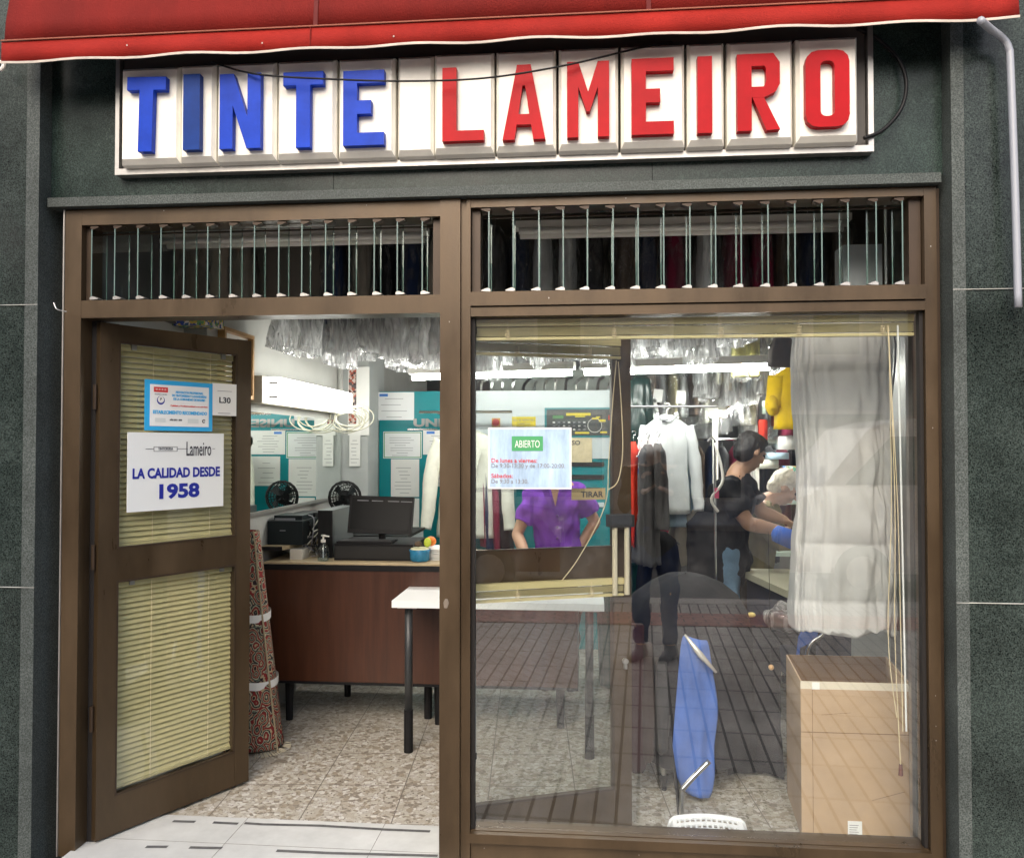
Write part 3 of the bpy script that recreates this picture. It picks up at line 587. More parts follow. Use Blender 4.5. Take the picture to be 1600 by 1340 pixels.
b = NB(); tube(b, [(xL, ya-.004, zv1+.002), (xR, ya-.004, zv1+.002)], .003, 6); obj('seam_piping', b, mat('seam', (.30,.10,.06), .8), aw)
b = NB()
for px in (520, 505): x = awp(485, 60).x; quad(b, [(x, ya-.010, zv0), (x+.004, ya-.010, zv0), (x+.004, ya-.006, zv1), (x, ya-.006, zv1)]); break
obj('fabric_seam', b, AWR, aw)
for px in (490, 1010, 1420):
    x = awp(px, 30).x; k = NB(); pr_ = None
    for j in range(9):
        t = j/8*.8; y = ya-.001+.13*t**1.6-.0035; z = zv1+.004+t*.5; cur = [k.verts.new((x, y, z)), k.verts.new((x+.016, y, z))]
        if pr_: k.faces.new((pr_[0], pr_[1], cur[1], cur[0]))
        pr_ = cur
    obj('canopy_seam', k, mat('seam_red', (.10,.006,.004), .85), aw)
rg = random.Random(4)
for i in range(3): obj('dirt_spot', ball(NB(), (rg.uniform(xL+.3, xR-.3), ya-.003-.004, rg.uniform(zv0+.02, zv1-.01)), .0035, (1, .25, 1), 6), mat('dried_spot', (.45,.38,.33), .9), aw)
obj('cassette', B(xL+.05, xR-.05, -.069, -.051, zv1+.49, zv1+.66), WHITEP, aw, bev=.01)
for x in (-1.6, .9): obj('awning_arm', tube(NB(), [(x, -.075, zv1+.1), (x, ya+.05, zv1-.02)], .018, 8), WHITEP, aw)
tob('awning_pipe', tube(NB(), curve([P(1532,32,-.3), P(1548,46,-.2), P(1566,60,-.14), P(1576,76,-.13), P(1579,110,-.13), P(1586,300,-.13), P(1591,480,-.13)], 6), .0125, 10), mat('white_pipe', (.30,.32,.36), .4), 'white bent metal pipe running down the right granite pilaster from the awning', 'pipe', smooth=True)
tob('pipe_end_bracket', put(B(1.725,1.765,-.15,-.065,2.09,2.12), tube(NB(), [(1.745,-.13,2.04),(1.745,-.13,2.12)], .019, 10), TR((0,0,0))), BRZD, 'small dark bracket holding the foot of the white awning pipe', 'bracket', bev=.002)
tob('wall_hook', tube(NB(), curve([P(0,110,-.12),P(5,106,-.12),P(6,100,-.12),P(2,97,-.12)],4), .008, 8), WHITEP, 'small white fitting under the left end of the awning', 'fitting')
tob('zip_tie', tube(NB(), curve([P(84,473,-.075), P(88,482,-.09), P(95,485,-.06), P(104,487,-.02)], 4), .002, 5), PAPER, 'tiny white tie caught in the joint of the left pilaster', 'tie')
# ------------------------------------------------------------------ signs on the doors and window
def sheet(name, X, u0, u1, z0, z1, y, m, th=.002, parent=None): return obj(name, B(u0, u1, y-th, y, z0, z1), m, parent, X=X)
def words(parent, X, s, u, z, size, m, y, width=None, bold=0, align='CENTER', name='lettering'):
    return obj(name, text(s, size, width, bold, align=align), m, parent, X=X @ TR((u, y, z)))
def hz(px, py, X=XL, W=WL):      # photo point -> (u, z) on the outer face of a leaf
    o_ = X @ Vector((0, -.004, 0)); n_ = (X.to_3x3() @ Vector((0, 1, 0))); d = CM @ Vector(((px-800)/FPX, -(py-670)/FPX, -1))
    t = (o_-CO).dot(n_)/d.dot(n_); p = X.inverted() @ (CO+d*t); return p.x, p.z
ua, za = hz(199, 675); ub, zb = hz(348, 790)
yy = -.004
s1 = thing('shop_notice', 'white sign reading LA CALIDAD DESDE 1958 on the left door', 'sign', XL @ Vector(((ua+ub)/2, yy, zb)))
W_, H_ = ub-ua, za-zb; sheet('board', XL, ua, ub, zb, za, yy, mat('white_board', (.74,.77,.77), .3), .004, s1); y2 = yy-.0046
words(s1, XL, 'LA CALIDAD DESDE', ua+W_*.5, zb+H_*.42, H_*.175, INKB, y2, W_*.91, .0022)
words(s1, XL, '1958', ua+W_*.5, zb+H_*.155, H_*.25, INKB, y2, W_*.42, .0034)
words(s1, XL, 'Lameiro', ua+W_*.72, zb+H_*.70, H_*.27, INK, y2, W_*.27, .0006)
words(s1, XL, 'TINTORERIA', ua+W_*.37, zb+H_*.775, H_*.05, INK, y2, W_*.15)
b = NB()
def ln(b, u0, u1, z0, z1, y=None): y = y2 if y is None else y; box(b, u0, u1, y-.0004, y, z0, z1)
fx = lambda t: ua+W_*t; fz = lambda t: zb+H_*t
for a in ((.17,.25,.787,.793),(.49,.60,.787,.793),(.87,.9,.787,.793),(.25,.49,.815,.82),(.25,.49,.757,.762),(.25,.254,.762,.815),(.486,.49,.762,.815)): ln(b, fx(a[0]), fx(a[1]), fz(a[2]), fz(a[3]))
obj('logo_rule', b, INK, s1, X=XL)
ua, za = hz(226, 592); ub, zb = hz(331, 674); W_, H_ = ub-ua, za-zb; y2 = yy-.0048
s2 = thing('trade_plaque', 'blue bordered plaque reading ESTABLECIMIENTO RECOMENDADO on the left door', 'sign', XL @ Vector(((ua+ub)/2, yy, zb)))
sheet('border', XL, ua, ub, zb, za, yy, CYAN, .003, s2); sheet('panel', XL, ua+W_*.07, ub-W_*.06, zb+H_*.09, za-H_*.09, yy-.0031, PAPERG, .0014, s2)
for s, z, sz, w in (('ASOCIACIÓN PROFESIONAL', .76, .06, .42), ('DE TINTORERÍAS Y LAVANDERÍAS', .69, .06, .52), ('DE LA COMUNIDAD DE MADRID', .62, .06, .48)): words(s2, XL, s, fx(.64), fz(z), H_*sz, CYAN, y2, W_*w, .0006)
words(s2, XL, 'Calidad y Profesionalidad a su servicio', fx(.64), fz(.49), H_*.045, INKR, y2, W_*.56, .0003)
words(s2, XL, 'ESTABLECIMIENTO RECOMENDADO', fx(.51), fz(.335), H_*.095, CYAN, y2, W_*.80, .0008)
words(s2, XL, 'AÑO 2019 - 2020', fx(.44), fz(.205), H_*.045, INK, y2, W_*.18, .0004)
b = NB(); ln(b, fx(.12), fx(.32), fz(.76), fz(.86)); obj('red_flag', b, INKR, s2, X=XL)
words(s2, XL, '* * * *', fx(.22), fz(.775), H_*.07, PAPER, y2-.0008, W_*.15, .0006)
words(s2, XL, 'INSPECCION', fx(.22), fz(.705), H_*.04, INKG, y2, W_*.17)
b = NB(); put(b, tube(NB(), [(0,-.0004,0),(0,0,0)], H_*.085, 20), TR((fx(.22), y2, fz(.6)))); obj('round_emblem', b, INKB, s2, X=XL)
b = NB(); put(b, tube(NB(), [(0,-.0004,0),(0,0,0)], H_*.066, 20), TR((fx(.22), y2-.0005, fz(.615)))); obj('emblem_face', b, PAPER, s2, X=XL)
words(s2, XL, 'P', fx(.22), fz(.6), H_*.07, INK, y2-.0012, None, .0004)
b = NB(); ln(b, fx(.14), fx(.29), fz(.17), fz(.25)); obj('number_box', b, mat('pale_cell', (.62,.66,.66), .5), s2, X=XL)
b = NB(); ln(b, fx(.62), fx(.78), fz(.16), fz(.25)); obj('calendar_grid', b, mat('pale_cell', (0,0,0)), s2, X=XL)
b = NB(); tube(b, [(fx(.86)+H_*.03*math.cos(R(a)), y2, fz(.21)+H_*.03*math.sin(R(a))) for a in range(20, 330, 30)], H_*.01, 5); obj('recycle_mark', b, INK, s2, X=XL)
ua, za = hz(331, 598); ub, zb = hz(369, 650); W_, H_ = ub-ua, za-zb
s3 = thing('number_card', 'small white card reading L30 beside the blue plaque', 'card', XL @ Vector(((ua+ub)/2, yy, zb)))
sheet('card', XL, ua+.002, ub, zb, za, yy, PAPER, .001, s3); words(s3, XL, 'L30', fx(.52), fz(.40), H_*.25, INK, yy-.0016, W_*.46, .0008)
b = NB(); ln(b, fx(.22), fx(.8), fz(.76), fz(.775), yy-.0014); obj('printed_line', b, INKG, s3, X=XL)
b = NB(); ln(b, fx(.25), fx(.75), fz(.07), fz(.085), yy-.0014); obj('printed_line', b, INKG, s3, X=XL)
# opening hours sheet on the window
YW = .034
def wz(px, py, y=YW): p = P(px, py, y); return p.x, p.z
ua, za = wz(763, 668); ub, zb = wz(893, 764); W_, H_ = ub-ua, za-zb; y2 = YW-.003
s4 = thing('opening_hours_notice', 'pale blue notice with a green ABIERTO box listing opening hours, taped to the window', 'notice', ((ua+ub)/2, YW, zb))
HB = patchmat('unused_soft', [(.60,.70,.80),(.62,.72,.82)], 3)
hm = mat('hours_sheet', (.38,.52,.68), .35, var=.34, vscale=9, stretch=(2.2,1,.5))
sheet('sheet_border', I4, ua, ub, zb, za, YW, PAPERG, .001, s4); sheet('sheet', I4, ua+.006, ub-.006, zb+.006, za-.006, YW-.0011, hm, .0008, s4)
b = NB(); ln(b, fx(.285), fx(.66), fz(.62), fz(.86), y2+.0004); obj('green_box', b, mat('green_print', (.06,.32,.12), .4), s4)
words(s4, I4, 'ABIERTO', fx(.473), fz(.675), H_*.17, PAPER, y2-.0008, W_*.30, 0)
for s, z, m_, w in (('De lunes a viernes:', .43, INKR, .55), ('De 9:30-13:30 y de 17:00-20:00.', .345, INKG, .885), ('Sábados:', .18, INKR, .26), ('De 9:30 a 13:30.', .09, INKG, .445)):
    words(s4, I4, s, fx(.035), fz(z), H_*.10, m_, y2, W_*w, .0002, 'LEFT')
for z in (za+.002, zb-.004): obj('clear_tape', B(-.425, ub+.05, YW-.0004, YW+.0005, z-.008, z+.008), CLEAR, s4)
XRf = XR
ua, za = hz(893, 763, XR); ub, zb = hz(946, 780, XR); W_, H_ = ub-ua, za-zb
s5 = thing('pull_plate', 'brass plate reading TIRAR on the right door leaf', 'sign', XR @ Vector(((ua+ub)/2, -.004, zb)))
sheet('plate', XR, ua, ub, zb, za, -.002, mat('brass_plate', (.50,.39,.2), .35, .4), .002, s5); words(s5, XR, 'TIRAR', fx(.6), fz(.22), H_*.72, INK, -.0046, W_*.66, .0007)
# ------------------------------------------------------------------ cloth, garments
def col(n, c, **k): return cloth('cloth_'+n, c, **k)
BL_ = col('black', (.007,.007,.009)); NAVY = col('navy', (.015,.03,.08)); GREYC = col('grey', (.09,.09,.095)); CREAM = col('cream', (.70,.70,.60)); WHT = col('white', (.66,.69,.70), var=.06); BRN = col('brown', (.10,.07,.05))
YEL = col('yellow', (.72,.47,.0)); PYEL = col('pale_yellow', (.70,.66,.25)); REDC = col('red', (.6,.04,.02)); MAR = col('maroon', (.2,.02,.05)); TAUP = col('taupe', (.3,.27,.22)); KHA = col('khaki', (.33,.30,.17)); BLUC = col('blue', (.03,.12,.5)); SKYB = col('sky', (.45,.6,.72)); PNKC = col('pink', (.55,.3,.3))
def hanger(t, x, y, z, w=.2, ang=0, m=CHROME):
    c, s = math.cos(ang), math.sin(ang); b = NB()
    tube(b, curve([(x-c*w, y-s*w, z-.10), (x, y, z-.02), (x+c*w, y+s*w, z-.10)], 4), .004, 5)
    tube(b, curve([(x, y, z-.022), (x, y, z+.012), (x+c*.014, y+s*.014, z+.035), (x+c*.004, y+s*.004, z+.05), (x-c*.012, y-s*.012, z+.04)], 4), .0022, 5)
    return obj('hanger', b, m, t)
bagged = []
def bag(x, y, zt, zb, hx, hy, m, label, seed, group=None, film=FILM, cat='garment', name='bagged_garment', gl=.78):
    t = thing(name, label, cat, (x, y, zb), group)
    gb = zt-(zt-zb)*gl
    obj('garment', loft(NB(), [(x,y,zt-.03,hx*.35,hy*.2),(x,y,zt-.08,hx*.7,hy*.8),(x,y,zt-.2,hx*.8,hy*.88),(x,y,gb,hx*.75,hy*.85)], 18, .25, 6, seed, .006), m, t, smooth=True)
    obj('film_cover', loft(NB(), [(x,y,zt,hx*.25,hy*.15),(x,y,zt-.07,hx*.95,hy*.9),(x,y,(zt+zb)/2,hx*1.05,hy),(x,y,zb,hx*1.0,hy*1.0)], 22, .35, 5, seed+3, .020, caps=False), film, t, smooth=True)
    hanger(t, x, y, zt+.02, hy*.7, R(90)); return t
# overhead row (front, under the ceiling, seen through louvres and the top of the doorway)
mats_ = [BL_, NAVY, GREYC, WHT, TAUP, BL_, WHT, BRN, NAVY, GREYC, WHT, CREAM, PNKC]
wl = 'clear film wrapped garment in the front overhead row under the ceiling'
for i in range(-3, 21):
    x = -1.28+i*.105; zb = 2.10+.05*math.sin(i*1.7)+random.uniform(-.03, .03)-(.07 if 3 < i < 9 else 0)
    bag(x+random.uniform(-.02,.02), 1.35+random.uniform(-.05,.05), 2.98, zb, .066, .25, WHT if 2 < i < 9 or random.random() < .35 else random.choice(mats_), wl, i, 'film wrapped garments in the front overhead row')
wl = 'clear film wrapped garment in the rear overhead row above the long tube light'
for i in range(20):
    x = -1.25+i*.145
    bag(x, 2.45+random.uniform(-.06,.06), 2.98, 2.16+random.uniform(-.05,.05), .085, .26, random.choice(mats_+[BL_, WHT, CREAM]), wl, 40+i, 'film wrapped garments in the rear overhead row')
for nm, y in (('front', 1.35), ('rear', 2.45)):
    tob('garment_rail', tube(NB(), [(-1.88, y, 3.03), (1.88, y, 3.03)], .014, 8), CHROME, f'{nm} overhead steel rail carrying film wrapped garments', 'rail')
for i, px in enumerate((1158, 1176)):
    p = P(px, 560, 2.0); bag(p.x, 2.05, 2.9, 2.0, .05, .10, PYEL, ['pale yellow wrapped garment, left of the two above the tube light', 'pale yellow wrapped garment, right of the two above the tube light'][i], 80+i, gl=.97, film=FILM2)
for i in range(26):
    x = -1.95+i*.125; 
    if -1.62 < x < -1.28: continue
    t = bag(x+random.uniform(-.02,.02), .80, 2.66, 2.245+random.uniform(0,.02), .06, .09, random.choice([BL_,NAVY,BL_,GREYC,BL_,BRN,MAR,NAVY,TAUP,TAUP,WHT]), 'dark film wrapped garment hanging behind the transom louvres', 300+i, 'dark garments behind the transom louvres', film=FILM2, gl=.95)
tob('garment_rail', tube(NB(), [(-1.99, .80, 2.72), (1.40, .80, 2.72)], .010, 8), CHROME, 'steel rail close behind the transom louvres', 'rail')
# beige folded textile hanging behind the left louvres, boxes
p = P(300, 430, .75); tob('linen_cloth', loft(NB(), [(p.x,.75,2.60,.19,.03),(p.x+.01,.75,2.36,.18,.035),(p.x+.05,.75,2.27,.25,.04)], 20, .08, 5, 3, .006), TAUP, 'grey linen cloth hanging behind the left louvres', 'cloth', smooth=True)
p = P(1352, 430, .5); tob('grey_case', B(p.x-.09, p.x+.07, .5, .62, 2.2, 2.46), LGREY, 'pale grey flat case standing behind the right louvres', 'case', bev=.01)
struct('dark_backing_board', B(-2.0, 1.42, .93, .97, 2.27, 3.1), mat('backing_board_dark', (.13,.12,.1), .8))  # added dark board, makes the space behind the louvres look shaded
# transom fluorescent fittings (off) behind the louvres
for lab, a, c, z0 in (('unlit twin tube fitting behind the left louvres', (175,375), (668,373), 0), ('unlit twin tube fitting behind the right louvres', (805,360), (1328,352), 0)):
    y = .62; p, q = P(*a, y), P(*c, y); z = (p.z+q.z)/2+.0; t = thing('ceiling_light', lab, 'light fitting', ((p.x+q.x)/2, y, z-.03))
    WF = mat('fitting_enamel', (.9,.88,.82), .35)
    obj('fitting_body', B(p.x, q.x, y-.03, y+.05, z+.012, z+.042), WF, t, bev=.004)
    for dy, dz in ((-.03, -.006), (.035, -.012)): obj('tube', tube(NB(), [(p.x+.02, y+dy, z+dz), (q.x-.02, y+dy, z+dz)], .015, 10), WF, t, smooth=True)
# ------------------------------------------------------------------ lit lamps
t = thing('wall_light', 'bright lit fluorescent wall lamp above the mirror', 'lamp', (-1.85, 2.1, 1.83))
obj('lamp_base', B(-1.899, -1.83, 1.40, 2.92, 1.845, 2.0), mat('lamp_base', (.5,.47,.38), .5), t, bev=.01)
obj('diffuser', B(-1.829, -1.745, 1.43, 2.9, 1.85, 1.995), TUBE2, t, bev=.025)
for z in (1.88, 1.96): obj('end_clip', B(-1.80, -1.75, 1.422, 1.429, z-.006, z+.006), ALU, t)
def tubelight(label, a, c, r=.019, body=True):
    a, c = Vector(a), Vector(c); d = (c-a).normalized(); t = thing('tube_light', label, 'lamp', (a+c)/2)
    up = Vector((0,0,1)); s = d.cross(up).normalized(); M = Matrix((( d.x, s.x, up.x, 0), (d.y, s.y, up.y, 0), (d.z, s.z, up.z, 0), (0,0,0,1)))
    L = (c-a).length
    obj('fitting_body', B(0, L, -.03, .03, .022, .07), WHITEP, t, X=TR(a) @ M, bev=.004)
    obj('lit_tube', tube(NB(), [a+d*.02, c-d*.02], r, 10), TUBE, t, smooth=True); return t
p0, p1 = Q(641, 590, 2.07), Q(1208, 573, 2.07); pm = p0.lerp(p1, .5)
tubelight('left half of the long lit tube light under the overhead garments', p0, pm-(p1-p0)*.01); tubelight('right half of the long lit tube light under the overhead garments', pm+(p1-p0)*.01, p1)
q0, q1 = P(1112, 649, 2.9), P(1150, 614, 3.8)
tubelight('small lit tube light slanting above the man in black, left of a pair', (q0.x, 2.9, q0.z), (q1.x, 3.8, q1.z), .022); q0, q1 = P(1128, 647, 2.9), P(1168, 616, 3.8)
tubelight('small lit tube light slanting above the man in black, right of a pair', (q0.x, 2.9, q0.z), (q1.x, 3.8, q1.z), .022)
tubelight('added tube light brightening the racks at the back right', (1.25, 3.0, 2.32), (1.7, 5.2, 2.32), .022)  # extra lamp added to brighten the dark back right
# ------------------------------------------------------------------ left wall things
t = thing('wall_mirror', 'long mirror on the left wall reflecting the teal machine', 'mirror', (-1.89, 2.15, 1.22))
obj('mirror_glass', B(-1.899, -1.88, 1.3, 3.08, 1.225, 1.795), MIRROR, t); obj('mirror_edge', B(-1.899, -1.872, 1.3, 3.08, 1.205, 1.224), ALU, t)
t = thing('gilt_frame', 'slim gilt picture frame on the wall behind the left door', 'picture frame', (-1.88, 1.2, 1.87))
fz0, fz1, fy0, fy1 = 1.86, 2.22, .98, 1.36
obj('frame_bar', B(-1.899, -1.86, fy0, fy1, fz1-.02, fz1), GOLDW, t); obj('frame_bar', B(-1.899, -1.86, fy0, fy1, fz0, fz0+.02), GOLDW, t); obj('frame_bar', B(-1.899, -1.86, fy1-.02, fy1, fz0+.021, fz1-.021), GOLDW, t); obj('frame_bar', B(-1.899, -1.86, fy0, fy0+.02, fz0+.021, fz1-.021), GOLDW, t)
obj('picture', B(-1.8995, -1.89, fy0+.021, fy1-.021, fz0+.021, fz1-.021), PAPER, t)
p = P(298, 505, .75); tob('patterned_box', B(p.x-.09, p.x+.10, .74, .9, p.z-.01, p.z+.09), patchmat('patterned_print', [(.02,.05,.3),(.5,.35,.05),(.1,.25,.08),(.6,.55,.5),(.02,.08,.2)], 60), 'small colourful patterned box just above the left door', 'box')
struct('corner_pipe', tube(NB(), [(-1.88, 3.05, 1.95), (-1.88, 3.05, 3.1)], .022, 8), WALLW)
def doc(label, x0, x1, z0, z1, y, lines=6, name='document', m=PAPER, frame=None, group=None, X=I4, head=None, cat='document'):
    t = thing(name, label, cat, X @ Vector(((x0+x1)/2, y, z0)), group); sheet('paper', X, x0, x1, z0, z1, y, m, .002, t)
    w, h = x1-x0, z1-z0
    if frame:
        b = NB(); e = .006
        for a in ((x0+e, x1-e, z1-2*e, z1-e), (x0+e, x1-e, z0+e, z0+2*e), (x0+e, x0+2*e, z0+2*e, z1-2*e), (x1-2*e, x1-e, z0+2*e, z1-2*e)): box(b, a[0], a[1], y-.0028, y-.0021, a[2], a[3])
        obj('printed_border', b, frame, t, X=X)
    r = random.Random(int(x0*1000)); b = NB()
    for i in range(lines):
        z = z1-h*(.24+.66*i/max(1, lines-1)); l = r.uniform(.3, .8)*w*.5; box(b, (x0+x1)/2-l, (x0+x1)/2+l*r.uniform(.4, 1), y-.0028, y-.0021, z, z+.0035)
    obj('printed_lines', b, INKG, t, X=X)
    if head: obj('letterhead', B(x0+w*.1, x0+w*.32, y-.003, y-.0021, z1-h*.15, z1-h*.05), head, t, X=X)
    return t
# photo strip poster and papers on the column
p0, p1 = P(544, 575, 3.09), P(577, 660, 3.09)
t = thing('photo_poster', 'long narrow poster with a strip of small portraits on the grey column', 'poster', ((p0.x+p1.x)/2, 3.09, P(560, 745, 3.09).z))
sheet('paper', I4, p0.x, p1.x, P(560,680,3.09).z, p0.z+.01, 3.09, PAPER, .002, t); sheet('photo_strip', I4, p0.x+.006, p0.x+.066, P(560,662,3.09).z, p0.z-.01, 3.0878, patchmat('portrait_print', [(.05,.03,.03),(.5,.35,.3),(.35,.08,.05),(.1,.08,.08),(.6,.5,.45)], 55), .001, t)
doc('plain lined sheet low on the grey column above the desk fan', P(546,700,3.085).x, P(563,700,3.085).x, P(555,728,3.085).z, P(555,676,3.085).z, 3.085, 7)
b = NB(); cc = P(548, 655, 2.9); rg = random.Random(3)
pts = []
for i in range(70):
    a = i*.62; r = .085+.03*math.sin(i*.37); pts.append((cc.x+r*math.cos(a)*1.5-.03*math.sin(i*.2), cc.y+.03*math.sin(i*.9)-.05, cc.z+.0+r*math.sin(a)*.9))
tob('cable_coil', tube(b, curve(pts, 3), .0045, 5), mat('cream_cable', (.66,.64,.52), .5), 'tangled coil of cream cable hanging at the end of the wall lamp', 'cable', smooth=True)
# ------------------------------------------------------------------ dry cleaning machine
YM = 3.42
mc = thing('dry_cleaning_machine', 'large teal and light grey dry cleaning machine against the back', 'machine', (-.9, YM, 0))
xm0, xm1, xm2 = -1.668, P(741, 700, YM).x, P(985, 700, YM).x; zt = P(700, 611, YM).z
obj('teal_cabinet', B(xm0, xm1-.004, YM, YM+1.2, 0, zt), TEAL, mc, bev=.008); obj('grey_panel', B(xm1, xm2, YM-.006, YM+1.2, P(800,716,YM).z, zt), LGREY, mc, bev=.008)
obj('teal_lower_panel', B(xm1, xm2, YM, YM+1.2, 0, P(800,716,YM).z-.003), TEAL, mc, bev=.004)
for py in (725, 745, 765, 788):
    z = P(920, py, YM).z; obj('drawer_slot', B(P(890,py,YM).x, P(944,py,YM).x, YM-.012, YM-.0005, z-.018, z+.018), LGREY if py == 788 else BLACKM, mc, bev=.003)
obj('drum_top', B(xm1+.1, xm2-.1, YM+.2, YM+1.0, zt+.001, zt+.18), mat('drum_grey', (.2,.22,.2), .5, .3), mc, bev=.03)
for i in range(14): x = xm1+.05+i*.085; obj('pipe', tube(NB(), curve([(x, YM+.05, zt), (x+.01, YM+.05, zt+.05+.05*random.random()), (x+.05, YM+.2, zt+.12)], 3), .012, 6), random.choice([CHROME, BLACK, ALU]), mc)
a, c = P(851, 637, YM-.007), P(957, 683, YM-.007); obj('control_rim', B(a.x, c.x, YM-.016, YM-.0065, c.z, a.z), TEAL, mc, bev=.002)
w, h = c.x-a.x, a.z-c.z; obj('control_panel', B(a.x+w*.03, c.x-w*.03, YM-.020, YM-.0165, c.z+h*.06, a.z-h*.06), mat('panel_black', (.035,.04,.04), .35), mc)
yk = YM-.0205
obj('display', B(a.x+w*.12, a.x+w*.28, yk-.002, yk, a.z-h*.37, a.z-h*.26), mat('lcd_green', (.08,.22,.08), .3), mc)
YPR = mat('yellow_print', (.75,.6,.03), .5)
for u0, u1, v0, v1 in ((.32,.68,.18,.27),(.45,.6,.28,.32),(.70,.80,.34,.40),(.8,.9,.40,.48),(.82,.92,.80,.86),(.45,.66,.82,.88),(.76,.82,.3,.34)): obj('yellow_label', B(a.x+w*u0, a.x+w*u1, yk-.002, yk, a.z-h*v1, a.z-h*v0), YPR, mc)
rg = random.Random(5)
for i in range(7):
    for j in range(3): u = .12+i*.075; v = .47+j*.12; obj('button', B(a.x+w*u, a.x+w*(u+.035), yk-.003, yk, a.z-h*(v+.05), a.z-h*v), INKG if (i+j) % 3 else PAPER, mc)
k = NB(); tube(k, [(a.x+w*.74+.055*math.cos(R(q)), yk, a.z-h*.6+.055*math.sin(R(q))) for q in range(0, 361, 24)], .0025, 5, False); obj('dial_mark', k, PAPER, mc)
obj('red_key', B(a.x+w*.94, a.x+w*1.0, yk-.004, yk, a.z-h*.42, a.z-h*.26), REDC, mc)
p = P(775, 660, YM-.007); obj('stop_plate', B(p.x-.034, p.x+.034, YM-.010, YM-.0065, p.z-.036, p.z+.036), mat('amber_plate', (.62,.36,.06), .5), mc)
obj('stop_button', tube(NB(), [(p.x, YM-.0105, p.z), (p.x, YM-.03, p.z)], [.027,.03], 16), mat('button_red', (.4,.02,.02), .3), mc)
p, q = P(800, 651, YM-.007), P(837, 666, YM-.007); obj('warning_label', B(p.x, q.x, YM-.009, YM-.0065, q.z, p.z), YPR, mc)
words(mc, I4, 'NO SE ADMITEN', (p.x+q.x)/2, p.z-.036, .028, INKG, YM-.0098, (q.x-p.x)*.88); words(mc, I4, 'TARJETAS', (p.x+q.x)/2, q.z+.012, .028, INKG, YM-.0098, (q.x-p.x)*.55)
zc = P(690, 660, YM).z
words(mc, I4, 'UNISEC', P(690,660,YM).x, zc-.03, .085, mat('badge_metal', (.32,.33,.32), .3, .8), YM-.006, .46, .004, name='chrome_letters')
for x0, x1, z in ((P(637,660,YM).x, P(684,660,YM).x, zc-.055), (P(684,660,YM).x, P(738,660,YM).x, zc+.075)): obj('chrome_bar', B(x0, x1, YM-.01, YM-.001, z-.007, z+.007), CHROME, mc)
YD = YM-.003
def dpx(label, a, c, **k): p, q = P(*a, YD), P(*c, YD); return doc(label, p.x, q.x, q.z, p.z, YD, **k)
dpx('white sheet with a blue letterhead at the top left of the teal machine', (587,613), (647,656), lines=4, head=mat('letterhead_blue', (.05,.2,.6), .5), m=PAPERG)
dpx('green bordered certificate on the teal machine', (599,674), (659,716), lines=8, frame=mat('green_print', (0,0,0)), m=PAPERG, name='certificate', cat='certificate')
dpx('white certificate just right of the green bordered one', (661,672), (718,710), lines=7, name='certificate', cat='certificate', head=mat('letterhead_blue', (0,0,0)))
dpx('upper long price list under the green bordered certificate', (611,717), (655,776), lines=8, name='price_list', cat='price list')
dpx('lower long price list partly behind the computer monitor', (613,778), (655,838), lines=6, name='price_list', cat='price list')
dpx('narrow sheet half hidden behind the white jacket', (669,713), (715,760), lines=5)
t = thing('recycling_sticker', 'round white sticker with a green arrow on the teal machine', 'sticker', (xm1-.05, YD, zc-.16)); obj('disc', tube(NB(), [(xm1-.09, YD-.002, zc-.15), (xm1-.09, YD, zc-.15)], .055, 20), PAPER, t)
obj('arrow', tube(NB(), [(xm1-.09+.03*math.cos(R(q)), YD-.003, zc-.15+.03*math.sin(R(q))) for q in range(0, 280, 30)], .007, 5), mat('green_print', (0,0,0)), t)
p, q = P(891, 684, YM-.012), P(925, 722, YM-.012)
t = thing('yellow_notice', 'yellow and pink notice reading AVISO beside the machine controls', 'notice', ((p.x+q.x)/2, YM-.012, q.z)); sheet('paper', I4, p.x-.06, q.x, q.z, p.z, YM-.012, mat('notice_print', (.72,.6,.38), .5, var=.25, vscale=9), .002, t)
words(t, I4, 'AVISO', p.x+.005, p.z-.055, .05, INK, YM-.0148, .15, .001)
